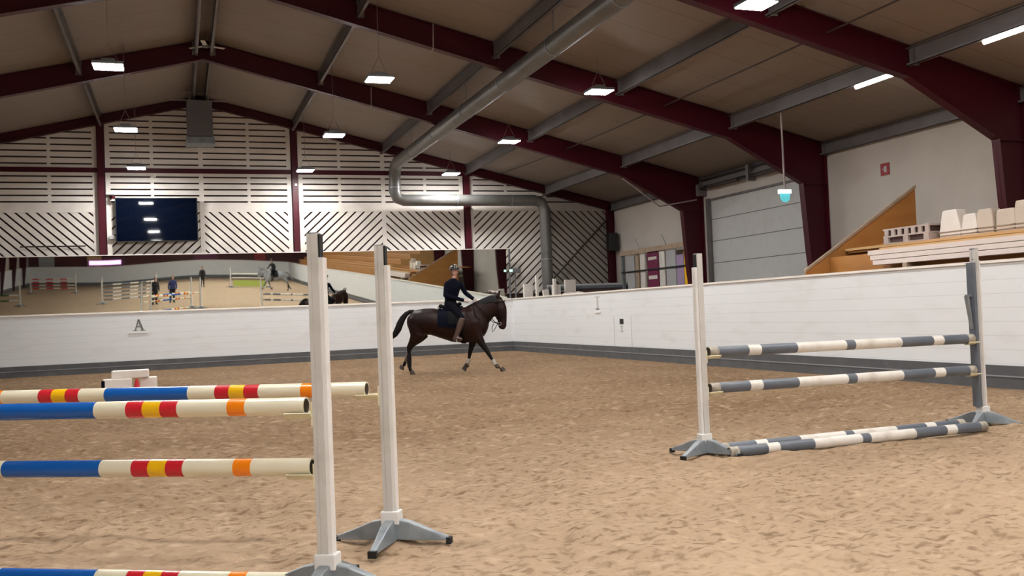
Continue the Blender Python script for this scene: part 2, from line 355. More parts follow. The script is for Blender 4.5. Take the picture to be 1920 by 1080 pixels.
# slatted end wall -----------------------------------------------
def clip(poly, a, b, c):       # keep a x + b z <= c
    out = []
    for i in range(len(poly)):
        p, q = poly[i], poly[(i+1) % len(poly)]; dp = a*p[0]+b*p[1]-c; dq = a*q[0]+b*q[1]-c
        if dp <= 0: out.append(p)
        if dp*dq < 0: t = dp/(dp-dq); out.append((p[0]+(q[0]-p[0])*t, p[1]+(q[1]-p[1])*t))
    return out
YS = D+.28
HZ = 5.2
def slats(ks):
    s = MB()
    cols = [AX+3*k for k in range(-5, 6)]
    for k in ks:
        x0, x1 = AX+3*k, AX+3*(k+1)
        iscol0 = (k % 2 != 0); iscol1 = ((k+1) % 2 != 0)
        a = x0+(.17 if iscol0 else .0); b = x1-(.17 if iscol1 else .0)
        a = max(a, -13.8); b = min(b, XO-.05)
        # edge battens
        for (c0, c1) in ((a-(.05 if iscol0 else .07), a+(.09 if iscol0 else .07)),)+(((b-.09, b+.05),) if iscol1 or k == 4 else ()):
            p = [(c0, 2.0 if x0 > 11 or x1 > 11.5 else 3.5), (c1, 2.0 if x0 > 11 or x1 > 11.5 else 3.5), (c1, 9), (c0, 9)]
            p = clip(p, SL, 1, AZ-.28+SL*AX); p = clip(p, -SL, 1, AZ-.28-SL*AX)
            if len(p) > 2: s.prism(p, YS-.035, YS)
        # horizontal boards
        z = HZ
        while z < 8.8:
            p = [(a, z), (b, z), (b, z+.15), (a, z+.15)]
            p = clip(p, SL, 1, AZ-.25+SL*AX); p = clip(p, -SL, 1, AZ-.25-SL*AX)
            if len(p) > 2: s.prism(p, YS-.02, YS)
            z += .2
        # mid batten and rafters edge board
        xm = (x0+x1)/2; p = [(xm-.05, HZ), (xm+.05, HZ), (xm+.05, 9), (xm-.05, 9)]
        p = clip(p, SL, 1, AZ-.3+SL*AX); p = clip(p, -SL, 1, AZ-.3-SL*AX)
        if len(p) > 2: s.prism(p, YS, YS+.02)
        # top rail of the diagonal field
        s.box(a, b, YS-.03, YS, HZ-.16, HZ+.02)
        zb = 2.05 if x1 > 11 else 3.45
        # diagonal boards
        sg = 1 if k % 2 == 0 else -1        # rising to the right for even k? set by photo
        sg = -1 if k % 2 == 0 else 1
        L = 7.5; dx, dz = math.cos(R(43)), math.sin(R(43))
        for i in range(-34, 60):
            cx = a+.298*i; w2 = .152/2
            n = (-dz*sg, dx)
            c0 = (cx, zb)
            e0 = (c0[0]-dx*sg*L, c0[1]-dz*L); e1 = (c0[0]+dx*sg*L, c0[1]+dz*L)
            p = [(e0[0]-n[0]*w2, e0[1]-n[1]*w2), (e1[0]-n[0]*w2, e1[1]-n[1]*w2), (e1[0]+n[0]*w2, e1[1]+n[1]*w2), (e0[0]+n[0]*w2, e0[1]+n[1]*w2)]
            for cl in ((1, 0, b), (-1, 0, -a), (0, 1, HZ-.1), (0, -1, -zb)):
                p = clip(p, *cl)
                if len(p) < 3: break
            if x1 > 13:
                if len(p) > 2: p = clip(p, SL, 1, AZ-.3+SL*AX)
            if len(p) > 2: s.prism(p, YS-.02, YS)
    return s
struct('wall_end_slats', slats(range(-5, 4)), M['slat'])
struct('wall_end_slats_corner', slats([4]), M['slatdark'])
struct('trim_5', MB().box(-13.8, 14.6, YS-.075, YS-.036, 6.30, 6.45), M['wine'])

# portal frames --------------------------------------------------
def strip(mb, pts, y0, y1, th, flip):
    for (a, b) in zip(pts[:-1], pts[1:]):
        d = Vector((b[0]-a[0], b[1]-a[1])).normalized(); n = Vector((-d.y, d.x))*(th if not flip else -th)
        mb.prism([a, b, (b[0]+n.x, b[1]+n.y), (a[0]+n.x, a[1]+n.y)], y0, y1)
def frame(y, label, light=False):
    e = empty('portal_frame', (AX, y, 0), label, 'steel frame', 'wine red portal frames')
    fw = .10; e['kind'] = 'structure'
    for sgn in (1, -1):
        W = XO-.02-AX; X = lambda d: sgn*d
        rz = lambda d: AZ-SL*d
        if light:
            rb = [(X(0), AZ-.27), (X(W-.12), rz(W)-.27)]; rtp = [(X(0), AZ), (X(W), rz(W))]
            ob = [(X(W), 0), (X(W), rz(W))]; ib = [(X(W-.25), 0), (X(W-.25), rz(W)-.2)]
        else:
            rtp = [(X(0), AZ), (X(W), rz(W))]
            rb = [(X(0), AZ-.50), (X(11.9), rz(11.9)-.58), (X(13.95), 4.30)]
            ob = [(X(W), 0), (X(W), rz(W))]; ib = [(X(14.35), 0), (X(14.06), 2.6), (X(13.95), 4.30)]
        # rafter
        r = MB(); r.prism(rtp+[(X(W), rz(W))]*0+list(reversed(rb)), -.006, .006)
        strip(r, rtp, -fw, fw, .016, sgn > 0); strip(r, rb, -fw, fw, .018, sgn < 0)
        link('rafter', r, M['wine'], e)
        c = MB(); c.prism([ob[0], ob[1]]+list(reversed(ib)), -.006, .006)
        strip(c, ob, -fw, fw, .018, sgn < 0); strip(c, ib, -fw, fw, .018, sgn > 0)
        if not light: c.prism([(X(13.95), 4.27), (X(W), 4.27), (X(W), 4.29), (X(13.95), 4.29)], -fw, fw)
        link('column', c, M['wine'], e)
    return e
nm = ['portal frame against the slatted end wall', 'wine red portal frame next in front of the end wall', 'wine red portal frame left of the red fire sign, with heavy haunch by the grey gate', 'nearest wine red portal frame, cut off at the top right of the photo']
for i, y in enumerate(FY):
    if i < 4: frame(y, ('slim wine red ' if i == 0 else '')+nm[i], i == 0)
    else: frame(y, 'wine red portal frame behind the camera position, part seen in the wall mirror')
# gable posts in front of the slatted wall
for k, nme in ((-3, 'far left wine red steel post on the end wall, outside the frame'), (-1, 'wine red steel post on the end wall left of the television'), (1, 'wine red steel post on the end wall between television and duct'), (3, 'wine red steel post on the end wall behind the horizontal duct')):
    x = AX+3*k; h = roofz(x)-.27; e = tag(link('gable_post', MB().box(x-.1, x+.1, D+.10, D+.115, 0, h).box(x-.006, x+.006, D+.11, D+.255, 0, h).box(x-.1, x+.1, D+.25, D+.262, 0, h), M['wine']), nme, 'steel post', 'gable posts of the end wall', 'structure')

# purlins --------------------------------------------------------
def purlin(off, side, label, h=.33):
    for_x = AX+side*off; z1 = roofz(for_x)-.01
    m = MB(); t = .012; b = .075
    m.box(for_x-t/2, for_x+t/2, YB-2, D+.4, z1-h, z1)
    m.box(for_x-(b if side > 0 else 0), for_x+(0 if side > 0 else b), YB-2, D+.4, z1-t, z1)
    m.box(for_x-(b if side > 0 else 0), for_x+(0 if side > 0 else b), YB-2, D+.4, z1-h, z1-h+t)
    m.box(for_x-(b if side > 0 else 0)-(0), for_x-(b if side > 0 else 0)+t if side > 0 else for_x+t, YB-2, D+.4, z1-h, z1-h+.05)
    for y in FY[1:]:
        m.box(for_x-.07, for_x+.07, y-.16, y-.148, z1-h-.02, z1)
    tag(link('roof_purlin', m, M['steel']), label, 'roof beam', 'steel roof purlins', 'structure')
names = ['just right of the ridge', 'first below the ridge on the right slope', 'second below the ridge on the right slope, above the long duct', 'third below the ridge on the right slope, above the right row of lamps', 'fourth below the ridge on the right slope, carrying the tube lights']
for i, o in enumerate((.22, 3.0, 6.0, 9.0, 12.0)): purlin(o, 1, 'grey steel roof purlin '+names[i])
purlin(14.62, 1, 'grey steel eaves beam along the top of the beige right wall', .30)
for i, o in enumerate((.22, 3.0, 6.0, 9.0, 12.0, 14.5)): purlin(o, -1, 'grey steel roof purlin '+['just left of the ridge', 'first below the ridge on the left slope', 'second below the ridge on the left slope', 'third below the ridge on the left slope', 'fourth below the ridge on the left slope', 'at the left eaves'][i])

# mirror ---------------------------------------------------------
MX = [-13.6, -5.6, -4.5, -2.0, .5, 2.0, 3.4, 4.4, 5.4, 6.4, 7.2, 8.5, 10, 11.22]
MT = [2.30, 2.30, 2.33, 2.27, 2.50, 2.45, 2.33, 2.25, 2.30, 2.32, 2.33, 2.32, 2.3, 2.3]
def mirror():
    e = empty('wall_mirror', (-1.2, D+.03, KH), 'long slightly wavy wall mirror on top of the white end boards', 'mirror')
    e['label'] = 'long wavy wall mirror reflecting the arena, above the white end boards'
    m = MB(); xs = np.arange(-13.6, 11.23, .12); zs = np.linspace(0, 1.78, 8); n = len(xs)
    tt = np.interp(xs, MX, MT)
    k = np.ones(9)/9; tt = np.convolve(np.pad(tt, 4, mode='edge'), k, 'valid')
    vs = []
    for z in zs:
        for x, t in zip(xs, tt): vs.append((x+1.2, -z*math.tan(R(t)), z))
    nz = len(zs); fs = [(j*n+i, j*n+i+1, (j+1)*n+i+1, (j+1)*n+i) for j in range(nz-1) for i in range(n-1)]
    m.add(vs, fs); g = link('glass', m, M['mirror'], e, smooth=True)
    f = MB(); f.box(-12.42, 12.46, -.11, -.075, 1.775, 1.80).box(-12.42, 12.46, -.015, .01, -.01, .015)
    link('frame', f, M['kickcap'], e)
    f = MB(); f.prism([(0.0, .0), (.04, 0), (-.03, 1.80), (-.09, 1.80)], 12.42, 12.47, 'x'); link('frame_end', f, M['bronze'], e)
mirror()

# ventilation duct ----------------------------------------------
e = empty('ventilation_duct', (7.08, D-.5, 6.5), 'long grey metal ventilation duct running under the roof and down the end wall', 'duct')
d = MB(); o = Vector((7.08, D-.5, 6.5)); rd = .2
def P(x, y, z): return Vector((x, y, z))-o
d.tube([P(7.05, -20, 6.55), P(7.05, D-1.1, 6.55), P(7.05, D-.75, 6.47), P(7.05, D-.55, 6.2), P(7.05, D-.5, 5.9), P(7.05, D-.5, 5.62), P(7.12, D-.5, 5.42), P(7.35, D-.5, 5.34), P(7.7, D-.5, 5.34), P(12.1, D-.5, 5.34), P(12.38, D-.5, 5.26), P(12.5, D-.5, 5.0), P(12.5, D-.5, 0)], rd, 20)
link('duct_pipe', d, M['duct'], e, smooth='auto')
for q in ((7.05, y) for y in range(-16, 31, 3)):
    c = MB(); c.tube([P(q[0], q[1], 6.55), P(q[0], q[1]+.04, 6.55)], rd+.012, 20); c.box(q[0]-o.x-.008, q[0]-o.x+.008, q[1]-o.y, q[1]-o.y+.03, .2, roofz(q[0])-6.5)
    link('hanger_band', c, M['galv'], e)
for (a, b) in ((P(9.2, D-.5, 5.34), P(9.24, D-.5, 5.34)), (P(11.2, D-.5, 5.34), P(11.24, D-.5, 5.34)), (P(12.5, D-.5, 3.2), P(12.5, D-.5, 3.24)), (P(7.05, D-.5, 5.75), P(7.05, D-.5, 5.79))):
    link('joint_band', MB().tube([a, b], rd+.012, 20), M['galv'], e)

# roof ventilator under the ridge near the end wall
e = empty('ventilation_unit', (.77, 30.9, 6.95), 'grey box ventilator hanging under the ridge by the end wall', 'ventilator')
m = MB(); m.box(-.38, .38, -.35, .35, .22, 1.35); link('casing', m, M['bronze'], e, bevel=.02)
m = MB(); m.box(-.42, .42, -.38, .38, 0, .2); [m.box(-.36, .36, -.40, -.375, .03+.05*i, .05+.05*i) for i in range(3)]; link('grille', m, M['galv'], e)
m = MB(); m.box(-.85, .85, -.02, .02, 1.38, 1.42); m.box(-.45, .45, -.02, .02, 1.62, 1.65); m.box(-.3, -.26, -.02, .02, 1.3, 1.8); m.box(.26, .3, -.02, .02, 1.3, 1.8); link('hanger', m, M['cablew'], e)
e = empty('ceiling_fan', (.84, 25.4, 8.5), 'small pale ceiling fan under the ridge at the second frame', 'fan')
m = MB(); m.tube([(0, 0, .06), (0, 0, .28)], .02); m.tube([(0, 0, 0), (0, 0, .09)], .09, 14); link('motor', m, M['galv'], e)
for k in range(3):
    a = R(20+120*k); Mx = Matrix.Rotation(a, 4, 'Z'); link('blade', MB().box(.08, .5, -.055, .055, .03, .042, M=Mx), M['white'], e)

# high bay lamps -------------------------------------------------
rows = ((-1.10, 6.17, 'left'), (3.95, 6.15, 'middle'), (8.80, 6.09, 'right'))
far = ['nearest the end wall', 'second from the end wall', 'third from the end wall', 'fourth from the end wall', 'fifth from the end wall', 'sixth from the end wall', 'seventh from the end wall', 'eighth from the end wall', 'ninth from the end wall', 'tenth from the end wall', 'last before the rear wall']
lamp0 = None
for (lx, lz, rn) in rows:
    for k in range(11):
        y = 30.8-6.0*k
        if k < 4 and not (rn != 'right' and k == 3): lab = 'bright white square lamp in the %s row, %s' % (rn, far[k]); grp = 'high bay lamps'
        else: lab = 'white square lamp of the %s row, outside the frame, %s' % (rn, far[k]); grp = 'high bay lamps outside the frame, %s row' % rn
        if lamp0 is None:
            lamp0 = empty('high_bay_lamp', (0, 0, 0), lab, 'lamp', grp)
            link('housing', MB().box(-.27, .27, -.24, .24, .03, .09).box(-.12, .12, -.10, .10, .09, .17), M['galv'], lamp0, bevel=.01)
            link('diffuser', MB().box(-.25, .25, -.22, .22, .016, .03), M['diff'], lamp0)
            wre = MB(); wre.tube([(-.2, 0, .08), (0, 0, .5)], .006, 6); wre.tube([(.2, 0, .08), (0, 0, .5)], .006, 6); wre.tube([(0, 0, .5), (0, 0, 1.0)], .006, 6)
            link('suspension', wre, M['cablew'], lamp0)
            L0 = lamp0
        else:
            L0 = lamp0.copy(); COL.objects.link(L0)
            for ch in lamp0.children: c = ch.copy(); COL.objects.link(c); c.parent = L0
            L0['label'] = lab; L0['group'] = grp
        L0.location = (lx, y, lz)
        # each row hangs from its own height: stretch nothing, add the drop wire
        drop = roofz(lx)-lz-.96
        link('drop_wire', MB().tube([(0, 0, .95), (0, 0, .95+drop)], .008, 6), M['cablew'], L0)
# tube lights
for (y0, lab, far_) in ((14.75, 'long white tube light under the purlin beyond the nearest frame', 0), (11.55, 'long white tube light at the right edge of the photo', 0)):
    e = empty('tube_light', (12.86, y0, 5.585), lab, 'light', 'tube lights')
    link('diffuser', MB().tube([(0, -.70, 0), (0, .70, 0)], .035, 12), M['tube'], e)
    link('housing', MB().box(-.04, .04, -.72, .72, .02, .07), M['white'], e)

# cables and conduits -------------------------------------------
def sag(p, q, s, n=14): return [Vector(p).lerp(Vector(q), i/n)-Vector((0, 0, s*4*(i/n)*(1-i/n))) for i in range(n+1)]
tag(link('overhead_cable', MB().tube(sag((11, 32.3, 6.35), (11, 19.5, 6.13), .08)+sag((11, 19.5, 6.13), (11, 1, 6.25), .05), .018, 8), M['cable']), 'thin dark cable running lengthwise under the right roof slope', 'cable')
tag(link('conduit_pipe', MB().tube([(12.7, 25.72, 5.26), (13.9, 25.72, 4.42), (15.2, 25.72, 4.62)], .022, 8), M['cablew']), 'thin pale conduit along the haunch left of the grey gate', 'pipe')
for lx_, rr in ((3.4, 0), (8.3, 1)):
    for y in (25.75, 19.75, 13.75):
        pass
tag(link('roof_brace', MB().tube([(13.45, 13.3, 7.0-.95), (15.35, 13.3, 5.55)], .03, 8), M['cablew']), 'pinkish diagonal brace rod by the nearest frame, top right', 'brace')

for (y_, x_, lb) in ((19.78, 5.35, 'short pale conduit crossing the frame rafter beside the middle lamp row, nearer one'), (25.78, 5.15, 'short pale conduit crossing the frame rafter beside the middle lamp row, farther one')):
    tag(link('conduit_pipe', MB().tube([(x_+.02, y_-.02, roofz(x_)-.02), (x_, y_-.04, roofz(x_)-.56), (x_, y_+.15, roofz(x_)-.60)], .016, 8), M['cablew']), lb, 'pipe')
# suspended exit light
e = empty('exit_sign', (12.86, 17.95, 3.66), 'glowing cyan exit sign hanging on a rod in front of the frame haunch', 'sign')
link('rod', MB().tube([(0, 0, .22), (0, 0, 1.99)], .022, 8), M['cablew'], e)
link('lamp_body', MB().box(-.15, .15, -.045, .045, .13, .22), M['whiteglow'], e)
link('sign_plate', MB().prism([(-.14, .14), (-.11, .0), (-.05, -.06), (.06, -.06), (.12, 0), (.14, .14)], -.006, .006), M['cyan'], e)
e = empty('exit_sign', (11.36, D-.25, KH), 'small green lit exit sign on a post at the mirror end', 'sign')
link('post', MB().box(-.02, .02, -.02, .02, 0, .95), M['bronze'], e)
link('lamp_box', MB().box(-.16, .20, -.05, .05, .90, 1.06), M['bronze'], e); link('lit_face', MB().box(-.23, -.12, -.07, -.05, .95, 1.02), M['greenglow'], e)
e = tag(link('fire_sign', MB().box(XO-.02, XO, 17.62, 17.90, 4.20, 4.48), M['redsign']), 'small red square sign high on the beige right wall', 'sign')
link('pictogram', MB().box(XO-.024, XO-.02, 17.70, 17.78, 4.27, 4.41).box(XO-.024, XO-.02, 17.80, 17.83, 4.33, 4.36), M['letterlight'], e)

# television -----------------------------------------------------
e = empty('television', (-.58, D+.02, 4.07), 'large black television on the slatted end wall', 'television')
link('bezel', MB().box(-1.235, 1.235, -.02, .05, 0, 1.41), M['black'], e, bevel=.008)
link('screen', MB().box(-1.205, 1.205, -.025, -.019, .035, 1.38), M['screen'], e)
link('mount', MB().box(-.3, .3, .05, .26, .4, 1.0), M['black'], e)
e = empty('camera_device', (-1.93, D+.1, 5.42), 'small dark camera on a bracket at the television top left corner', 'camera')
link('head', MB().tube([(0, 0, .09), (.09, -.16, .06)], .055, 12), M['wine'], e); link('bracket', MB().box(-.14, .10, .0, .14, .14, .17).box(-.02, .02, 0, .03, 0, .16), M['black'], e)
tag(link('control_box', MB().box(-2.02, -1.85, D+.12, D+.24, 4.18, 4.30), M['lgrey'], bevel=.01), 'small grey box left of the television on the end wall', 'box')
tag(link('sensor_box', MB().box(-.66, -.58, D+.18, D+.245, 6.16, 6.26), M['white'], bevel=.01), 'tiny white sensor on the end wall above the television', 'sensor')
tag(link('sensor_box', MB().box(3.77, 3.85, D+.04, D+.10, 5.88, 5.97), M['white'], bevel=.01), 'tiny white sensor on the wine red post beside the middle lamp row', 'sensor')
tag(link('wall_rail', MB().tube([(-4.55, D+.2, 3.98), (-2.7, D+.2, 3.98)], .02, 8), M['cable']), 'thin dark rail across the left slat panel above the mirror', 'rail')
e = tag(link('loudspeaker', MB().box(15.05, 15.38, D-.45, D-.1, 3.5, 4.15), M['black'], bevel=.02), 'dark loudspeaker in the far right corner beside the end wall', 'loudspeaker')
link('wall_bracket', MB().box(15.36, 15.5, D-.32, D-.22, 3.75, 3.85), M['bronze'], e)
tag(link('diagonal_brace', MB().tube([(12.95, D+.17, 2.5), (15.4, D+.17, 4.85)], .03, 8), M['cable']), 'dark diagonal brace across the rightmost slat panel', 'brace')

# letters --------------------------------------------------------
e = empty('letter_sign', (-1.22, D-.05, 1.26), 'grey letter A on the white end boards under the mirror', 'letter sign')
a = MB(); y0, y1 = -.012, -.004
a.prism([(-.13, 0), (-.09, 0), (.02, .36), (-.02, .36)], y0, y1); a.prism([(.16, 0), (.08, 0), (-.03, .36), (.03, .36)], y0, y1)
a.box(-.07, .08, y0, y1, .12, .155); a.box(-.17, -.04, y0, y1, 0, .025); a.box(.04, .20, y0, y1, 0, .025)
link('letter', a, M['letter'], e); link('shelf', MB().box(-.32, .32, -.03, 0, -.07, -.045), M['letterplate'], e)
e = empty('letter_sign', (XR, 24.82, 1.36), 'faint grey letter marking high on the right boards beyond the corner', 'letter sign')
a = MB(); a.box(-.012, -.004, -.04, .04, 0, .34); a.box(-.012, -.004, -.16, .16, .34, .375); a.box(-.012, -.004, -.12, .12, 0, .03)
link('letter', a, M['letterlight'], e); link('shelf', MB().box(-.03, 0, -.22, .22, -.10, -.075), M['letterplate'], e)
e = empty('marker_plate', (XR, 23.3, .72), 'small black square marker on the right boards near the door seam', 'marker')
link('plate', MB().box(-.012, 0, -.11, .11, .22, .36), M['black'], e); a = MB(); a.box(-.01, 0, -.07, .07, .14, .17); a.box(-.01, 0, -.03, .03, .03, .14); a.box(-.01, 0, -.07, .07, 0, .03); link('symbol', a, M['letterlight'], e)

# ---------------------------------------------------------------- jumps
def standard(x, y, ang, label, cups=(), group='jump standards', tall=1.842, legrot=0, cupside=1):
    """upright with cups facing +u (u = direction ang)"""
    e = empty('jump_standard', (x, y, 0), label, 'jump stand', group, rz=ang)
    p = MB(); w = .036; wy = .034
    p.prism([(-.016, -wy), (.040, -wy), (.040, -.010), (.034, -.010), (.034, .010), (.040, .010), (.040, wy), (.022, wy), (.022, wy-.004), (.016, wy-.004), (.016, wy), (-.016, wy)], .16, tall, 'z')
    link('post', p, M['postg'], e)
    link('track_strip', MB().box(-.042, -.016, -.027, .027, .16, tall-.125), M['white'], e, bevel=.003)
    k = MB(); [k.box(.0335, .0355, -.006, .006, z, z+.012) for z in np.arange(.3, tall-.1, .05)]
    link('pin_holes', k, M['black'], e)
    link('track_slot', MB().box(-.026, -.016, -.022, .022, tall-.125, tall-.004), M['rubber'], e)
    link('end_cap', MB().box(-.012, .040, -wy+.004, wy-.004, tall-.01, tall+.005), M['galv'], e)
    link('collar', MB().box(-.058, .056, -wy-.012, wy+.012, .12, .20), M['white'], e, bevel=.006)
    for q in range(4):
        A = Matrix.Rotation(R(legrot+90*q), 4, 'Z'); l = MB(); Lg = .36
        pr = []
        for t, h, hw in ((0.03, .15, .05), (.12, .135, .05), (.26, .08, .036), (Lg, .045, .028)):
            pr.append([A @ Vector((t, -hw, max(0.0, .03-.02*t))), A @ Vector((t, hw, max(0, .03-.02*t))), A @ Vector((t, hw*.6, h)), A @ Vector((t, -hw*.6, h))])
        vs = [v for r_ in pr for v in r_]; fs = [(0, 1, 2, 3), (15, 14, 13, 12)]
        for i in range(3):
            for j in range(4): fs.append((i*4+j, i*4+(j+1) % 4, (i+1)*4+(j+1) % 4, (i+1)*4+j))
        lg = link('leg', l.add(vs, fs), M['galv'], e, bevel=.006)
        link('foot_tip', MB().box(Lg-.012, Lg+.018, -.026, .026, 0, .04, M=A), M['rubber'], lg)
    for z in cups:
        c = MB(); s = cupside
        x0, x1 = sorted((s*w, s*(w+.014))); c.box(x0, x1, -.033, .033, z-.10, z+.02)
        n = 7; vs = []
        for i in range(n+1):
            th = R(-58+116*i/n)
            for rr in (.056, .064):
                for xx in (s*(w+.01), s*(w+.155)): vs.append((xx, rr*math.sin(th), z-rr*math.cos(th)))
        fs = []
        for i in range(n):
            b = i*4; fs += [(b, b+1, b+5, b+4), (b+2, b+6, b+7, b+3), (b, b+4, b+6, b+2), (b+1, b+3, b+7, b+5)]
        fs += [(0, 2, 3, 1), (n*4, n*4+1, n*4+3, n*4+2)]
        c.add(vs, fs); link('pole_cup', c, M['cupm'], e)
    return e
def pole(p0, p1, bands, label, r=.05, group='jump poles', ends='dirty'):
    """bands: list of (fraction along from p0, material key) for successive sections up to 1"""
    p0 = Vector(p0); p1 = Vector(p1); L = (p1-p0).length; t = (p1-p0).normalized(); c = (p0+p1)/2
    names_ = []; m = MB(); n = 28
    a = t.cross(Vector((0, 0, 1))).normalized(); b = a.cross(t)
    ring = lambda s, rr: [p0-c+t*s+(a*math.cos(2*math.pi*j/n)+b*math.sin(2*math.pi*j/n))*rr for j in range(n)]
    s0 = 0
    for s1, k in bands:
        if k not in names_: names_.append(k)
        mi = names_.index(k)
        vs = ring(s0, r)+ring(s1, r); m.add(vs, [(j, (j+1) % n, n+(j+1) % n, n+j) for j in range(n)], mi); s0 = s1
    names_.append('capm'); mi = len(names_)-1
    for s, q in ((0, 1), (L, -1)):
        vs = ring(s, r)+ring(s, r*.82)+ring(s+q*.03, r*.80); i0 = names_.index(bands[0][1])
        m.add(vs, [(j, (j+1) % n, n+(j+1) % n, n+j) for j in range(n)], i0)
        m.add(ring(s, r*.82)+ring(s+q*.03, r*.80), [(j, (j+1) % n, n+(j+1) % n, n+j) for j in range(n)]+[tuple(range(n, 2*n))], mi)
    M['capm'] = M.get('capm') or mat('pole_end', (.16, .13, .10), .8)
    o = link('jump_pole', m, [M[k] for k in names_], smooth='auto'); o.location = c
    return tag(o, label, 'jump pole', group)
def colour(L, off):     # blue, red and yellow banded pattern, symmetrical
    h = [(.299, 'blue'), (.490, 'cream'), (.588, 'redp'), (.691, 'yell'), (.790, 'redp'), (1.077, 'cream'), (1.176, 'oran'), (L/2, 'cream')]
    full = []; prev = [(L/2-a, None) for a, _ in h]
    seq = []
    ks = [x[0] for x in h]; km = [x[1] for x in h]
    for i in range(len(h)-1, 0, -1): seq.append((L/2-ks[i-1], km[i]))
    seq.append((L/2+ks[0], km[0]))
    for i in range(1, len(h)): seq.append((L/2+ks[i], km[i]))
    seq[-1] = (L, 'cream'); return seq
def greyb(L):
    q_ = L/3.31; h = [(.056*q_, 'pgrey'), (.655*q_, 'pwhite'), (1.078*q_, 'pgrey'), (1.22*q_, 'pwhite'), (1.56*q_, 'pgrey'), (L/2, 'dirty')]
    ks = [x[0] for x in h]; km = [x[1] for x in h]; seq = []
    for i in range(len(h)-1, 0, -1): seq.append((L/2-ks[i-1], km[i]))
    seq.append((L/2+ks[0], km[0]))
    for i in range(1, len(h)): seq.append((L/2+ks[i], km[i]))
    seq[-1] = (L, 'dirty'); return seq
# near oxer
u = Vector((-.861, .509, 0)).normalized(); ua = math.atan2(u.y, u.x)
S1 = Vector((.68, 4.96, 0)); S2 = Vector((1.202, 5.84, 0)); LJ = 3.175
standard(S1.x, S1.y, ua, 'white jump standard nearest the camera, left of the two close uprights', (.954, .640), 'white uprights of the near jump')
standard(S2.x, S2.y, ua, 'white jump standard just behind the nearest one, four grey feet on the sand', (.952,), 'white uprights of the near jump')
for S, nme in ((S1, 'front'), (S2, 'back')):
    T_ = S+u*LJ; standard(T_.x, T_.y, ua+math.pi, 'far left white jump standard of the near jump, %s one, outside the frame' % nme, (.954, .640) if nme == 'front' else (.958,), 'uprights outside the frame on the left')
Lp = 3.005
def jp(S, z0, z1, lab, a=.087, sh=0):
    p0 = S+u*(a+sh); p1 = S+u*(a+Lp+sh); pole((p0.x, p0.y, z0), (p1.x, p1.y, z1), colour(Lp, 0), lab, r=.046, group='cream poles with blue, red, yellow and orange bands')
jp(S1, .954, .956, 'cream pole with blue, red and yellow bands, upper pole of the front element')
jp(S1, .640, .640, 'cream pole with blue, red and yellow bands, lower raised pole of the front element', sh=-.022)
jp(S1, .050, .050, 'cream pole with blue, red and yellow bands lying on the sand at the bottom edge', sh=.028)
jp(S2, .952, .958, 'cream pole with blue, red and yellow bands, single back pole seen above the others', sh=.045)
# right vertical
A1 = Vector((4.55, 7.75, 0)); A2 = Vector((7.99, 7.88, 0)); v_ = (A2-A1).normalized(); va = math.atan2(v_.y, v_.x)
standard(A1.x, A1.y, va, 'white jump standard at the left end of the grey and white jump', (.948, .611), 'uprights of the grey and white jump', tall=1.865, legrot=25)
sr = standard(A2.x, A2.y, va+math.pi, 'grey and white jump standard at the right end of the grey and white jump', (.918, .585), 'uprights of the grey and white jump', tall=1.868, legrot=25)
link('inner_track', MB().box(.045, .085, -.045, .045, .2, 1.72), M['pgrey'], sr)
hk = MB(); hk.box(.085, .15, -.02, .02, 1.36, 1.385); hk.prism([(.13, 1.36), (.16, 1.37), (.10, 1.02), (.085, 1.02)], -.02, .02); link('latch', hk, M['galv'], sr)
def gp(z0, z1, lab):
    p0 = A1+v_*.078; p1 = A1+v_*3.345; L = (p1-p0).length; pole((p0.x, p0.y, z0), (p1.x, p1.y, z1), greyb(L), lab, group='grey and white banded poles')
gp(.948, .918, 'grey and white banded pole, upper one of the right jump')
gp(.611, .586, 'grey and white banded pole, middle one of the right jump')
pole((4.64, 7.49, .05), (7.64, 7.52, .05), greyb(3.00), 'grey and white banded pole lying on the sand, nearer of the two', group='grey and white banded poles')
pole((4.68, 7.715, .05), (7.62, 7.79, .05), greyb(2.941), 'grey and white banded pole lying on the sand, farther one under the jump', group='grey and white banded poles')

# small white blocks beyond the near jump, left
def block(name, x, y, rz, w, d, h, top, m, label, cat='jump block', z=0, group=None, extra=None):
    e = empty(name, (x, y, z), label, cat, group, rz)
    b = MB(); b.add([(-w, -d, 0), (w, -d, 0), (w, d, 0), (-w, d, 0), (-w*top, -d*top, h), (w*top, -d*top, h), (w*top, d*top, h), (-w*top, d*top, h)], [(0, 3, 2, 1), (4, 5, 6, 7), (0, 1, 5, 4), (1, 2, 6, 5), (2, 3, 7, 6), (3, 0, 4, 7)])
    link('body', b, m, e, bevel=.015)
    c = MB(); c.box(-w*.45, w*.45, -d*.96-.002, -d*.9, h*.12, h*.3); link('hand_slot', c, M['bronze'], e)
    return e
block('jump_block', -1.15, 19.6, .1, .26, .16, .42, .96, M['blockw'], 'white jump block on the far sand behind the near jump poles, wider lower one', group='white blocks on the far sand')
block('jump_block', -.60, 19.7, -.1, .15, .14, .42, .96, M['blockw'], 'small white jump block right of the red cone on the far sand', group='white blocks on the far sand')
block('jump_block', -.92, 19.65, 0, .33, .15, .15, 1.0, M['blockw'], 'flat white jump block lying on top of the blocks on the far sand', z=.42, group='white blocks on the far sand')
cn = MB(); cn.tube([(0, 0, .02), (0, 0, .40)], [.10, .025], 16); e = empty('traffic_cone', (-.80, 19.42, 0), 'small red cone in front of the white blocks on the far sand', 'cone'); link('cone', cn, M['redp'], e, smooth='auto'); link('foot_plate', MB().box(-.13, .13, -.13, .13, 0, .03), M['redp'], e)
e = tag(link('marker_board', MB().box(-1.42, -1.36, 19.38, 19.41, 0, .40), M['navy']), 'narrow dark blue board leaning on the white block, far sand', 'board')

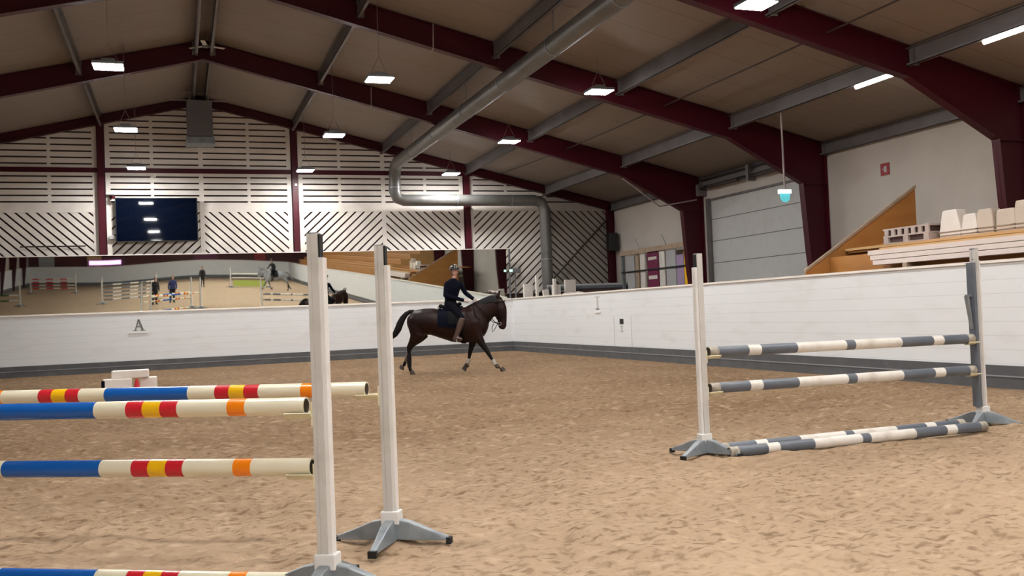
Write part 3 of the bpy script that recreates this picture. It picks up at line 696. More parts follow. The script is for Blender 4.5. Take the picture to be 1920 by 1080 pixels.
# ---------------------------------------------------------------- spectator stand on the right
SY0, SY1 = -34.0, 15.42
e = empty('spectator_stand', (12.6, SY1, 0), 'orange plywood spectator stand behind the right boards, wedge-shaped end panel', 'stand')
def Q(x): return x-12.6
tp = MB(); tp.prism([(Q(11.45), 0), (Q(14.17), 0), (Q(14.17), 3.60), (Q(11.45), 1.96)], 0, .03); link('end_panel', tp, M['ply'], e)
link('panel_edge', MB().prism([(Q(11.43), 1.93), (Q(11.43), 1.98), (Q(14.19), 3.64), (Q(14.19), 3.58)], -.015, .045), M['wood'], e)
f = MB(); yl = SY0-SY1
f.box(Q(11.95), Q(11.98), yl, -1.55, 1.0, 2.24); link('front_fascia', f, M['ply'], e)
dk = MB(); dk.box(Q(11.93), Q(12.45), yl, -1.50, 2.24, 2.27); dk.box(Q(12.40), Q(12.44), yl, -.05, 2.27, 2.33); dk.box(Q(12.38), Q(13.1), yl, -.03, 2.33, 2.36)
dk.box(Q(13.1), Q(13.13), yl, -.03, 2.3, 2.42); dk.box(Q(13.08), Q(14.0), yl, -.03, 2.42, 2.45); dk.box(Q(14.0), Q(14.9), yl, -.03, 2.50, 2.53); dk.box(Q(12.0), Q(12.03), -1.5, -.03, 1.0, 2.2)
link('deck', dk, M['ply'], e)
link('deck_edge', MB().box(Q(12.355), Q(12.385), yl, -.03, 2.315, 2.362).box(Q(11.92), Q(11.945), yl, -1.50, 2.235, 2.275), M['plyedge'], e)
tr = MB(); te = MB()
for i in range(5):
    x0 = 12.45+.62*i; z0 = 2.50+.30*i; x1_ = min(x0+.62, 15.4)
    tr.box(Q(x0), Q(x0+.03), yl, -9.0, z0-.30, z0); tr.box(Q(x0), Q(x1_), yl, -9.0, z0, z0+.03)
    te.box(Q(x0-.03), Q(x0), yl, -9.0, z0-.02, z0+.035)
    te.box(Q(x0), Q(x1_), -9.0, -8.97, 1.5, z0+.03)
link('rear_tier', tr, M['ply'], e); link('tier_edge', te, M['plyedge'], e)
lg_ = MB(); [lg_.box(Q(x), Q(x)+.08, -y-.08, -y, 0, 2.24) for x in (12.1, 13.5, 14.7) for y in range(2, 49, 4)]; link('under_frame', lg_, M['wood'], e)
for i, (zz, lb) in enumerate(((1.96, 'lowest'), (2.05, 'middle'), (2.14, 'topmost'))):
    tag(link('stored_board', MB().box(11.62, 11.90, 8.2, 13.75+.06*i, zz, zz+.082), M['fasc'], bevel=.006), 'long pinkish white board lying behind the right boards, %s of three' % lb, 'board', 'white boards lying on the stand edge')
tag(link('board_trestle', MB().box(11.60, 11.9, 12.9, 13.0, 0, 1.96).box(11.60, 11.9, 9.0, 9.1, 0, 1.96), M['wood']), 'wooden trestle under the long white boards, hidden behind the right boards', 'trestle')
# pallet on the stand
e = empty('pallet', (12.65, 13.72, 2.36), 'wooden pallet with slatted side, lying on the orange stand', 'pallet')
p = MB()
for y in (-.55, -.05, .45): p.box(-.3, .3, y-.0, y+.12, 0.02, .12)
p.box(-.3, .3, -.56, .58, 0, .02); p.box(-.3, .3, -.56, .58, .12, .15); p.box(-.3, .3, -.56, .58, .25, .28)
link('base_boards', p, M['palletw'], e)
for i in range(7): link('side_slat', MB().box(-.3, -.27, -.56+.168*i, -.47+.168*i, .15, .25), M['palletw'], e)
link('filling', MB().box(-.25, .25, -.5, .5, .03, .245), M['slatback'], e)
def bl(y, w, h, lab, x=12.62, tp_=.72, z=2.36, m='blockw'):
    e = empty('jump_filler', (x, y, z), lab, 'jump filler', 'white fillers on the stand')
    b = MB(); b.prism([(-w, 0), (w, 0), (w, h*.25), (w*tp_, h*.85), (w*tp_*.85, h), (-w*tp_*.85, h), (-w*tp_, h*.85), (-w, h*.25)], -.11, .11, 'x'); link('panel', b, M[m], e, bevel=.02)
    c = MB(); [c.box(-.125, .125, -w-.005, w+.005, zz, zz+.015) for zz in (.04, .10)]; link('foot_rim', c, M['wood'], e)
bl(12.85, .24, .48, 'tall white tapered jump filler beside the pallet on the stand')
bl(12.42, .19, .37, 'shorter white jump filler, second from the pallet on the stand')
bl(12.10, .18, .41, 'cream jump filler, third from the pallet on the stand', tp_=.85, m='blockb')
bl(11.68, .20, .37, 'cream jump filler right of the narrow gap, fourth from the pallet', tp_=.92, m='blockb')
bl(11.36, .15, .47, 'taller cream jump filler, fifth from the pallet on the stand', tp_=.9, m='blockb')
bl(10.98, .18, .60, 'tallest beige jump filler at the right edge of the photo on the stand', tp_=.8, x=12.8, m='blockb')

# ---------------------------------------------------------------- storage in the far right corner
def upright(x, y, w, d, z1, m, lab, lean=0, z0=0, cat='plank'):
    return tag(link('stored_plank', MB().box(x-d/2, x+d/2, y-w/2, y+w/2, z0, z1), M[m], bevel=.008), lab, cat, 'planks stored against the right wall')
xw = 15.12
specs = [(30.25, .55, 3.28, 'lgrey', 'pale grey stored plank, leftmost on the corner rack'), (29.75, .22, 3.34, 'wood', 'narrow raw wood plank in the corner rack beside the pale grey one'),
         (29.35, .34, 3.30, 'pwhite', 'white stored plank left of the maroon one'), (28.6, .75, 3.36, 'maroon', 'broad maroon stored plank with white bars in the corner rack'), (27.95, .35, 3.42, 'pwhite', 'white stored plank right of the maroon one'),
         (27.35, .62, 3.30, 'lgrey', 'grey stored plank in the middle right of the corner rack'), (26.75, .45, 3.1, 'lilac', 'lilac stored plank in the corner rack'), (26.35, .28, 3.2, 'yell', 'yellow stored plank near the frame column')]
for y, w_, z1, m_, lab in specs:
    o = upright(xw, y, w_, .05, z1-.1, m_, lab)
    if m_ == 'maroon':
        for q in ((2.95, 3.05), (2.3, 2.42)): link('white_bar', MB().box(xw-.032, xw-.024, y-.3, y+.3, *q), M['pwhite'], o)
e = empty('storage_rack', (15.2, 28.4, 0), 'raw wood rail rack holding planks against the right wall', 'rack')
link('top_rail', MB().box(-.20, -.14, -2.35, 2.5, 3.22, 3.38), M['wood'], e)
link('post', MB().box(-.14, -.04, 2.4, 2.52, 0, 3.4), M['galv'], e); link('post', MB().box(-.14, -.04, -2.4, -2.28, 0, 3.4), M['galv'], e)
link('strap', MB().box(-.16, -.14, -2.35, 2.5, 2.60, 2.65), M['black'], e)
for yy in (1.3, -.6): link('hook', MB().tube([(-.12, yy-.2, 3.4), (-.08, yy+.15, 3.75)], .025, 8), M['lgrey'], e)
# white pieces standing behind the boards in the corner
def wing(x, y, w_, z1, lab, lean=0, rz=0):
    e = empty('jump_wing', (x, y, 0), lab, 'jump wing', 'white wings stored in the corner', rz)
    Mx = Matrix.Rotation(lean, 4, 'Y')
    link('panel', MB().box(-w_, w_, -.06, .06, .05, z1, M=Mx), M['blockw'], e, bevel=.01)
    link('foot', MB().box(-w_-.05, w_+.05, -.2, .2, 0, .06), M['galv'], e)
wing(11.75, 31.75, .17, 2.35, 'broad greyish white wing nearest the mirror end, behind the boards')
wing(11.85, 31.1, .045, 2.62, 'slim pale post standing behind the broad wing at the mirror end')
wing(11.9, 29.9, .10, 2.10, 'bright white leaning wing behind the corner boards', lean=-.10)
wing(12.35, 30.55, .15, 2.25, 'white wing left of the grey pole stack in the corner')
wing(12.15, 30.2, .05, 2.46, 'narrow white post between the leaning wings in the corner')
wing(12.85, 30.5, .20, 2.42, 'square white wing in front of the vertical duct')
e = empty('pole_rack', (13.8, 31.2, 0), 'dark rack with stacked grey poles in the far right corner', 'rack')
link('frame', MB().box(-.7, -.6, -.3, .3, 0, 2.15).box(1.4, 1.5, -.3, .3, 0, 2.15).box(-.7, 1.5, -.3, .3, 1.75, 1.82), M['black'], e)
link('cover', MB().box(-.6, 1.4, -.28, .28, 1.82, 2.08), M['slatback'], e, bevel=.03)
for i, (yy, zz, mm) in enumerate(((-.24, 2.13, 'pgrey'), (-.12, 2.13, 'lgrey'), (0, 2.13, 'pgrey'), (-.18, 2.23, 'lgrey'), (-.06, 2.24, 'pgrey'))):
    tag(link('stored_pole', MB().tube([(12.2, 31.2+yy, zz), (15.35, 31.2+yy, zz)], .05, 14), M[mm], smooth='auto'), ['dark grey', 'light grey', 'dark grey', 'light grey', 'dark grey'][i]+' pole stacked on the corner rack, '+['front bottom', 'middle bottom', 'rear bottom', 'front top', 'rear top'][i]+' of the stack', 'pole', 'poles stacked on the corner rack')
cl = MB(); 
for i in range(7): cl.ball((12.0+.0*i, 27.6+.22*i, KH+.02+.02*math.sin(i*2.1)), .10, .17, .05)
tag(remesh(link('cloth_bundle', cl, M['glove']), .03), 'pinkish white cloth bundle lying behind the boards near the corner', 'cloth')
tag(link('cloth_shelf', MB().box(11.6, 12.4, 27.2, 29.3, 0, KH-.03), M['slatback']), 'dark cabinet behind the right boards under the pinkish cloth', 'cabinet')

# ---------------------------------------------------------------- horse
TR = [(-.93, 1.21, .20, .16), (-.80, 1.225, .295, .25), (-.6, 1.237, .318, .295), (-.4, 1.235, .32, .30), (-.15, 1.165, .335, .31), (.1, 1.115, .385, .315), (.35, 1.13, .43, .29), (.55, 1.13, .43, .265), (.72, 1.09, .36, .225), (.85, 1.04, .25, .17)]
def build_horse(loc, rz, coat, hair, label, legpose=0):
    e = empty('horse', loc, label, 'horse', None, rz)
    b = MB()
    # rings along x: side vector y
    b.loft([((x, 0, zc), ra, rb) for x, zc, rb, ra in TR], 24, cap=.5)
    b.loft([((.50, 0, 1.22), .20, .34), ((.76, 0, 1.37), .155, .315), ((.96, 0, 1.51), .125, .255), ((1.12, 0, 1.61), .10, .195), ((1.20, 0, 1.665), .085, .13)], 20)
    b.loft([((1.17, 0, 1.70), .075, .085), ((1.22, 0, 1.60), .09, .145), ((1.245, 0, 1.46), .105, .165), ((1.28, 0, 1.32), .082, .128), ((1.295, 0, 1.18), .062, .100), ((1.29, 0, 1.08), .068, .098), ((1.27, 0, 1.02), .058, .08)], 18)
    b.loft([((1.14, 0, 1.52), .06, .09), ((1.17, 0, 1.38), .065, .09), ((1.22, 0, 1.22), .04, .05), ((1.225, 0, 1.09), .04, .045)], 12)
    for s in (-1, 1):
        b.loft([((1.20, s*.055, 1.74), .034, .032), ((1.225, s*.065, 1.81), .040, .030), ((1.26, s*.068, 1.91), .018, .014)], 10)
        # hip, shoulder masses
        b.loft([((-.72, s*.10, 1.30), .15, .22), ((-.74, s*.13, 1.08), .13, .22), ((-.74, s*.14, .93), .10, .17)], 16)
        b.loft([((.50, s*.11, 1.38), .13, .15), ((.62, s*.14, 1.15), .13, .19), ((.64, s*.14, .95), .105, .16)], 16)
    hN = [((-.74, -.14, .97), .115, .20), ((-.80, -.145, .84), .085, .135), ((-.89, -.14, .73), .062, .088), ((-.955, -.135, .64), .048, .066), ((-.965, -.13, .55), .038, .048), ((-.96, -.13, .40), .034, .040), ((-.965, -.13, .20), .036, .042), ((-.95, -.13, .13), .04, .046), ((-.93, -.13, .07), .036, .04)]
    hF = [((-.72, .14, .97), .115, .20), ((-.80, .145, .84), .085, .135), ((-.90, .14, .74), .062, .085), ((-.98, .135, .66), .048, .066), ((-1.01, .13, .57), .038, .048), ((-1.06, .13, .44), .034, .040), ((-1.125, .13, .30), .036, .042), ((-1.15, .13, .26), .04, .044), ((-1.17, .13, .20), .036, .04)]
    fE = [((.66, -.13, .96), .10, .165), ((.74, -.135, .79), .075, .115), ((.83, -.13, .63), .055, .075), ((.92, -.13, .50), .048, .058), ((.955, -.13, .435), .044, .052), ((1.01, -.13, .335), .034, .038), ((1.09, -.13, .20), .036, .040), ((1.13, -.13, .15), .04, .044), ((1.19, -.13, .10), .034, .038)]
    fF = [((.60, .13, .95), .10, .16), ((.56, .135, .78), .075, .115), ((.51, .13, .63), .055, .078), ((.47, .13, .50), .047, .056), ((.455, .13, .44), .043, .050), ((.435, .13, .35), .033, .038), ((.405, .13, .25), .035, .040), ((.385, .13, .20), .039, .043), ((.36, .13, .14), .034, .038)]
    for L in (hN, hF, fE, fF): b.loft(L, 14)
    body = link('body', b, coat, e); remesh(body, .016, 7)
    hd = [((-.93, -.13), (-.905, -.13), .075, 0, 0), ((-1.17, .13), (-1.21, .13), .19, 0, .45), ((1.19, -.13), (1.26, -.13), .085, 0, -.3), ((.36, .13), (.335, .13), .12, 0, .7)]
    for (a, c, z, _, tilt) in hd:
        T_ = Matrix.Translation((c[0], c[1], z)) @ Matrix.Rotation(tilt, 4, 'Y')
        hm = MB(); vs = []
        for zz, rx, xo in ((-.075, .066, .012), (-.02, .056, .0), (.02, .046, -.008)):
            vs += [T_ @ Vector((xo+rx*math.cos(2*math.pi*j/16), rx*.86*math.sin(2*math.pi*j/16), zz)) for j in range(16)]
        hm.add(vs, [(i*16+j, i*16+(j+1) % 16, (i+1)*16+(j+1) % 16, (i+1)*16+j) for i in range(2) for j in range(16)]+[tuple(range(15, -1, -1)), tuple(range(32, 48))])
        link('hoof', hm, M['hoofm'], e, smooth='auto')
    def cuff(a, c, r0, r1, m): link('leg_boot', MB().tube([Vector(a).lerp(Vector(c), t) for t in (0, .3, .7, 1)], [r0, r1, r1, r0], 14), m, e, smooth='auto')
    cuff((-.96, -.13, .50), (-.967, -.13, .17), .047, .055, M['manem']); cuff((-1.03, .13, .50), (-1.12, .13, .29), .047, .055, M['legboot'])
    cuff((1.04, -.13, .29), (1.11, -.13, .17), .045, .053, M['bandw']); cuff((1.13, -.13, .16), (1.18, -.13, .105), .045, .058, M['legboot'])
    cuff((.43, .13, .32), (.395, .13, .21), .045, .055, M['bandw']); cuff((.385, .13, .20), (.35, .13, .12), .05, .064, M['legboot'])
    # tail
    tl = MB(); tl.loft([((-.84, 0, 1.49), .04, .045), ((-.93, 0, 1.49), .045, .05), ((-1.03, 0, 1.44), .05, .06), ((-1.12, 0, 1.34), .055, .075), ((-1.19, 0, 1.22), .06, .085), ((-1.25, 0, 1.08), .06, .085), ((-1.33, 0, .96), .05, .07), ((-1.42, 0, .88), .03, .045), ((-1.47, 0, .85), .012, .02)], 16)
    tl = link('tail', tl, hair, e); remesh(tl, .012, 3)
    mn = MB(); C_ = [(.62, 1.625), (.76, 1.685), (.90, 1.74), (1.03, 1.785), (1.13, 1.79), (1.21, 1.775)]
    for i, (x, z) in enumerate(C_[:-1]):
        x2, z2 = C_[i+1]; mn.loft([((x, -.01, z-.02), .03, .035), ((x2, -.01, z2-.02), .03, .035)], 8)
        for k in range(3):
            t = k/3; xx = x+(x2-x)*t; zz = z+(z2-z)*t; mn.loft([((xx, -.02, zz), .02, .03), ((xx-.01, -.085, zz-.07), .012, .035), ((xx-.0, -.115, zz-.16), .008, .02)], 8)
    mn.loft([((1.20, 0, 1.775), .03, .03), ((1.28, 0, 1.72), .03, .022), ((1.335, 0, 1.62), .018, .012)], 8)
    mn = link('mane', mn, hair, e); remesh(mn, .012, 3)
    for s in (-1, 1): link('eye', MB().ball((1.315, s*.078, 1.53), .02, .014, .018), M['helmet'], e, smooth=True); link('nostril', MB().ball((1.335, s*.042, 1.07), .016, .012, .02), M['black'], e, smooth=True)
    return e
def tring(x):
    xs = [t[0] for t in TR]; return [float(np.interp(x, xs, [t[i] for t in TR])) for i in (1, 2, 3)]
def shell(x0, x1, a0, a1, off, th, nx=8, na=26, taper=0):
    m = MB(); vs = []
    for lay in (off, off+th):
        for i in range(nx+1):
            x = x0+(x1-x0)*i/nx; zc, rb, ra = tring(x)
            for j in range(na+1):
                a = R(a0+(a1-a0)*j/na); xx = x+taper*(abs(a)/R(90))**2
                vs.append((xx, math.sin(a)*(ra+lay+.01), zc+math.cos(a)*(rb+lay)))
    n = na+1; N1 = (nx+1)*n
    fs = [(i*n+j, i*n+j+1, (i+1)*n+j+1, (i+1)*n+j) for i in range(nx) for j in range(na)]
    fs += [tuple(N1+q for q in reversed(f)) for f in fs]
    for j in range(na): fs += [(j, N1+j, N1+j+1, j+1), (nx*n+j+1, N1+nx*n+j+1, N1+nx*n+j, nx*n+j)]
    for i in range(nx): fs += [(i*n, (i+1)*n, N1+(i+1)*n, N1+i*n), (i*n+na, N1+i*n+na, N1+(i+1)*n+na, (i+1)*n+na)]
    return m.add(vs, fs)
def tack(loc, rz, lab1, lab2, pad):
    e = empty('saddle', loc, lab1, 'saddle', None, rz)
    link('saddle_pad', shell(-.20, .34, -98, 98, .012, .014), pad, e, smooth='auto')
    link('saddle_flap', shell(.02, .34, 35, 86, .03, .016, taper=.06), M['saddle'], e, smooth='auto'); link('saddle_flap', shell(.02, .34, -86, -35, .03, .016, taper=.06), M['saddle'], e, smooth='auto')
    s = MB(); s.loft([((-.20, 0, 1.60), .13, .045), ((-.10, 0, 1.565), .14, .045), ((.05, 0, 1.545), .11, .045), ((.20, 0, 1.585), .09, .05), ((.30, 0, 1.63), .06, .045)], 14); sm = link('seat', s, M['saddle'], e); remesh(sm, .012, 4)
    s = MB(); s.loft([((-.21, 0, 1.62), .15, .03), ((-.23, 0, 1.58), .165, .035), ((-.22, -.0, 1.53), .17, .03)], 14); sm = link('sheepskin', s, M['sheep'], e); remesh(sm, .014, 2)
    for sgn in (-1, 1):
        x0 = .22; zc, rb, ra = tring(x0)
        st = link('stirrup', MB().tube([(.24, sgn*.33, 1.0), (.26, sgn*.37, .86)], .008, 6).tube([(.26, sgn*.33, .74), (.26, sgn*.31, .80), (.26, sgn*.37, .86), (.26, sgn*.43, .80), (.26, sgn*.42, .74), (.26, sgn*.33, .74)], .009, 6), M['lgrey'], e)
    link('girth', shell(.30, .40, 86, 274, .004, .012, 3, 40), M['saddle'], e, smooth='auto')
    b = empty('bridle', loc, lab2, 'bridle', None, rz)
    def band(cx, cz, ra, rb, dx, dz, r, m=M['saddle']):
        t = Vector((dx, 0, dz)).normalized(); u_ = Vector((0, 1, 0)); v = t.cross(u_)
        return MB().tube([Vector((cx, 0, cz))+u_*ra*math.cos(a)+v*rb*math.sin(a) for a in [2*math.pi*i/18 for i in range(19)]], r, 6, caps=False)
    link('noseband', band(1.27, 1.27, .086, .118, .04, -.14, .011), M['saddle'], b); link('browband', band(1.215, 1.62, .10, .155, .03, -.14, .010), M['saddle'], b)
    for s in (-1, 1):
        link('cheek_strap', MB().tube([(1.16, s*.05, 1.76), (1.20, s*.094, 1.60), (1.22, s*.106, 1.42), (1.235, s*.088, 1.27), (1.235, s*.066, 1.12)], .009, 6), M['saddle'], b)
        link('bit_ring', MB().tube([(1.235+.035*math.cos(a), s*.072, 1.12+.035*math.sin(a)) for a in [2*math.pi*i/14 for i in range(15)]], .006, 6, caps=False), M['lgrey'], b)
        link('rein', MB().tube([(1.235, s*.08, 1.11), (1.08, s*.14, 1.17), (.92, s*.17, 1.36), (.76, s*.15, 1.53), (.62, s*.11, 1.66)], .009, 6), M['saddle'], b)
    link('martingale', MB().tube([(.60, -.06, 1.62), (.70, -.24, 1.32), (.86, -.13, 1.15), (.93, 0, 1.10), (.86, .13, 1.15), (.70, .24, 1.32), (.60, .06, 1.62)], .012, 6), M['saddle'], b)
    link('loop', MB().tube([(1.18, -.05, 1.12), (1.10, -.06, .98), (1.06, -.05, .93), (1.04, -.05, 1.02), (1.09, -.06, 1.13)], .008, 6), M['saddle'], b)
    return e, b

# ---------------------------------------------------------------- people
def figure(e, J, cloth, legs, shoes, gloves=None, hair=True, helmet=False, side=(0, 1, 0), face=(1, 0, 0), jacketlen=0):
    """J: joint positions. Body is one skinned surface; clothes are shells over the same lines"""
    sd = Vector(side).normalized(); fc = Vector(face).normalized(); fs_ = Vector((0, 0, 1)).cross(fc)
    V = {k: Vector(v) for k, v in J.items()}
    def torso(m, g=0):
        m.loft([(V['pelvis']-Vector((0, 0, .05)), .155+g, .115+g, V.get('pside', sd)), (V['pelvis']+Vector((0, 0, .08)), .15+g, .11+g, V.get('pside', sd)), (V['waist'], .142+g, .11+g, sd), (V['chest'], .168+g, .125+g, sd), (V['chest']+(V['neck']-V['chest'])*.5, .172+g, .102+g, sd), (V['neck']-Vector((0, 0, .035)), .085+g, .06+g, sd)], 18, cap=.3)
    def arm(m, s, g=0, hand=True):
        a, b_, c = V['sh'+s], V['el'+s], V['wr'+s]
        m.loft([(a+(V['neck']-a)*.12, .046+g, .046+g), (a.lerp(b_, .12), .048+g, .050+g), (a.lerp(b_, .5), .043+g, .045+g), (b_, .037+g, .039+g)], 12)
        m.loft([(b_, .037+g, .039+g), (b_.lerp(c, .35), .038+g, .038+g), (c, .025+g, .027+g)], 12)
    def hand(m, s, g=0):
        c = V['wr'+s]; d = (V['ha'+s]-c).normalized(); lat = d.cross(Vector((0, 0, 1))).normalized(); up_ = lat.cross(d)
        m.loft([(c, .022+g, .024+g, lat), (c+d*.05, .020+g, .036+g, lat), (c+d*.09, .018+g, .038+g, lat)], 12)
        sg = 1 if s == 'L' else -1
        for q, (hh, ln) in enumerate(((.028, .9), (.009, 1.0), (-.010, .95), (-.028, .75))):
            p0 = c+d*.088+up_*hh; p1 = p0+d*.035*ln; p2 = p1+(d*.012+lat*.026*sg)*ln; p3 = p2+(-d*.022+lat*.008*sg)*ln
            m.loft([(p0, .009+g, .009+g, lat), (p1, .0085+g, .0085+g, lat), (p2, .008+g, .008+g, up_), (p3, .007+g, .007+g, up_)], 8)
        p0 = c+d*.035+up_*.03; p1 = p0+d*.035+up_*.022+lat*.012*sg; p2 = p1+d*.028+lat*.018*sg
        m.loft([(p0, .012+g, .012+g, lat), (p1, .010+g, .010+g, lat), (p2, .008+g, .008+g, lat)], 8)
    def leg(m, s, g=0, low=True, part=(0, 1)):
        a, b_, c = V['hip'+s], V['kn'+s], V['an'+s]
        if part[0] == 0: m.loft([(a, .095+g, .10+g), (a.lerp(b_, .5), .078+g, .082+g), (b_, .056+g, .06+g)], 14)
        m.loft([(b_, .056+g, .058+g), (b_.lerp(c, .3), .056+g, .06+g), (b_.lerp(c, .75), .04+g, .042+g), (c, .034+g, .038+g)], 14)
    def foot(m, s, g=0):
        c = V['an'+s]; t = V['to'+s]; d = (t-c); hd = Vector((d.x, d.y, 0)).normalized()
        m.loft([(c-hd*.045-Vector((0, 0, .035)), .034+g, .036+g, Vector((-hd.y, hd.x, 0))), (c.lerp(t, .45), .040+g, .040+g, Vector((-hd.y, hd.x, 0))), (t, .036+g, .026+g, Vector((-hd.y, hd.x, 0)))], 12)
    hc = V['head']
    b = MB(); torso(b); 
    for s in 'LR': arm(b, s); hand(b, s); leg(b, s); foot(b, s)
    b.loft([(V['neck']-Vector((0, 0, .05)), .052, .055, sd), (hc-Vector((0, 0, .09)), .046, .052, fs_)], 12)
    b.loft([(hc+fc*.015-Vector((0, 0, .105)), .042, .042, fs_), (hc+fc*.006-Vector((0, 0, .06)), .062, .078, fs_), (hc, .074, .092, fs_), (hc+Vector((0, 0, .05)), .072, .092, fs_), (hc+Vector((0, 0, .10)), .052, .066, fs_)], 18)
    b.loft([(hc+fc*.085+Vector((0, 0, .01)), .009, .009, fs_), (hc+fc*.103-Vector((0, 0, .028)), .014, .013, fs_)], 8)        # nose
    for s in (-1, 1): b.loft([(hc+fs_*s*.074+Vector((0, 0, .012)), .008, .016, fc), (hc+fs_*s*.078-Vector((0, 0, .022)), .007, .012, fc)], 8)   # ears
    body = link('body', b, M['skin'], e); remesh(body, .0095, 4)
    for s in (-1, 1): link('eye', MB().ball(hc+fc*.086+fs_*s*.030+Vector((0, 0, .008)), .010, .010, .007, 10), M['helmet'], e, smooth=True)
    link('mouth', MB().loft([(hc+fc*.083-fs_*.022-Vector((0, 0, .062)), .006, .007), (hc+fc*.090-Vector((0, 0, .062)), .007, .008), (hc+fc*.083+fs_*.022-Vector((0, 0, .062)), .006, .007)], 8), M['redsign'] if False else mat('lips', (.36, .13, .11), .5), e, smooth=True)
    j = MB(); torso(j, .020)
    if jacketlen: j.loft([(V['pelvis']+Vector((0, 0, .05)), .178, .135, V.get('pside', sd)), (V['pelvis']-Vector((0, 0, jacketlen)), .195, .16, V.get('pside', sd))], 18, cap=.1)
    for s in 'LR': arm(j, s, .016)
    j.loft([(V['neck']-Vector((0, 0, .07)), .075, .075, sd), (V['neck']-Vector((0, 0, .005)), .064, .066, sd)], 12, cap=.1)
    j = link('jacket', j, cloth, e); remesh(j, .011, 3)
    j = MB(); j.loft([(V['pelvis']-Vector((0, 0, .06)), .165, .125, V.get('pside', sd)), (V['pelvis']+Vector((0, 0, .06)), .16, .115, V.get('pside', sd))], 16, cap=.3)
    for s in 'LR':
        leg(j, s, .012)
    j = link('trousers', j, legs, e); remesh(j, .012, 3)
    for s in 'LR':
        k = MB(); foot(k, s, .012)
        if helmet: leg(k, s, .020, part=(1, 1))
        else: k.loft([(V['an'+s]+Vector((0, 0, .05)), .05, .052), (V['an'+s], .046, .05)], 10)
        k = link('riding_boot' if helmet else 'shoe', k, shoes, e); remesh(k, .011, 3)
        if gloves:
            k = MB(); hand(k, s, .006); k = link('glove', k, gloves, e); remesh(k, .006, 2)
    if hair:
        k = MB(); k.loft([(hc-fc*.035+Vector((0, 0, .10)), .06, .07, fs_), (hc-fc*.045+Vector((0, 0, .03)), .078, .07, fs_), (hc-fc*.05-Vector((0, 0, .07)), .068, .05, fs_), (hc-fc*.07-Vector((0, 0, .14)), .035, .03, fs_)], 14)
        if not helmet: k.loft([(hc-fc*.0+Vector((0, 0, .115)), .062, .075, fs_), (hc-fc*.01+Vector((0, 0, .07)), .079, .096, fs_)], 14)
        k = link('hair', k, M['hairm'], e); remesh(k, .011, 3)
    if helmet:
        k = MB(); vs = []; n = 24
        for i in range(9):
            a = math.pi/2*i/8
            for q in range(n):
                t = 2*math.pi*q/n; vs.append(hc+Vector((0, 0, .035))+fs_*(.114*math.cos(a)*math.cos(t))+fc*(.134*math.cos(a)*math.sin(t)-.008)+Vector((0, 0, .130*math.sin(a))))
        fs = [(i*n+q, i*n+(q+1) % n, (i+1)*n+(q+1) % n, (i+1)*n+q) for i in range(8) for q in range(n)]+[tuple(range(n-1, -1, -1))]
        k.add(vs, fs); hm = link('helmet', k, M['helmet'], e, smooth='auto')
        k = MB(); pts = [hc+Vector((0, 0, .04))+fs_*(.085*math.sin(t))+fc*(.10*math.cos(t)+.05) for t in [R(-62+124*i/8) for i in range(9)]]
        ins = [hc+Vector((0, 0, .05))+fs_*(.085*math.sin(t))+fc*(.10*math.cos(t)-.01) for t in [R(-62+124*i/8) for i in range(9)]]
        vv = pts+ins+[p+Vector((0, 0, .008)) for p in pts]+[p+Vector((0, 0, .008)) for p in ins]
        ff = [(i, i+1, 10+i, 9+i) for i in range(8)]+[(18+i, 27+i, 28+i, 19+i) for i in range(8)]+[(i, 18+i, 19+i, i+1) for i in range(8)]
        link('visor', k.add(vv, ff), M['helmet'], hm)
        tr_ = MB()
        for aa in (-.5, 0, .5): tr_.tube([hc+Vector((0, 0, .035))+fs_*(.117*math.cos(t)*math.sin(aa)) +fc*(.138*math.cos(t)*math.cos(aa)-.008)+Vector((0, 0, .133*math.sin(t))) for t in [R(20+70*i/5) for i in range(6)]], .007, 6)
        link('trim', tr_, M['helmet2'], hm)
        link('chin_strap', MB().tube([hc+fs_*.082+Vector((0, 0, .03)), hc+fs_*.07+fc*.03-Vector((0, 0, .07)), hc+fc*.04-Vector((0, 0, .125)), hc-fs_*.07+fc*.03-Vector((0, 0, .07)), hc-fs_*.082+Vector((0, 0, .03))], .006, 6), M['black'], hm)
rider_J = dict(pelvis=(.06, 0, 1.62), waist=(.09, -.005, 1.82), chest=(.13, -.01, 2.01), neck=(.155, -.01, 2.245), head=(.19, -.01, 2.405),
    shR=(.015, -.13, 2.12), elR=(-.01, -.215, 1.83), wrR=(.40, -.12, 1.71), haR=(.50, -.08, 1.68),
    shL=(.285, .08, 2.115), elL=(.40, .17, 1.88), wrL=(.60, .10, 1.73), haL=(.68, .06, 1.68),
    hipR=(.08, -.11, 1.62), knR=(.40, -.335, 1.27), anR=(.235, -.375, .84), toR=(.38, -.40, .795),
    hipL=(.08, .11, 1.62), knL=(.40, .335, 1.27), anL=(.235, .375, .84), toL=(.38, .40, .795), pside=(.3, .95, 0))
HP = (6.03, 21.80, 0); HA = R(-28)
build_horse(HP, HA, M['bay'], M['manem'], 'dark bay horse cantering to the right with a rider in navy')
tack(HP, HA, 'black saddle with navy pad on the dark bay horse', 'black bridle and reins on the dark bay horse', M['navy'])
e = empty('person', HP, 'rider in dark navy jacket and helmet sitting on the dark bay horse', 'person', None, HA)
figure(e, rider_J, M['navy'], M['breech'], M['bootl'], M['glove'], True, True, side=(.78, .62, 0), face=(.70, -.72, 0), jacketlen=.15)

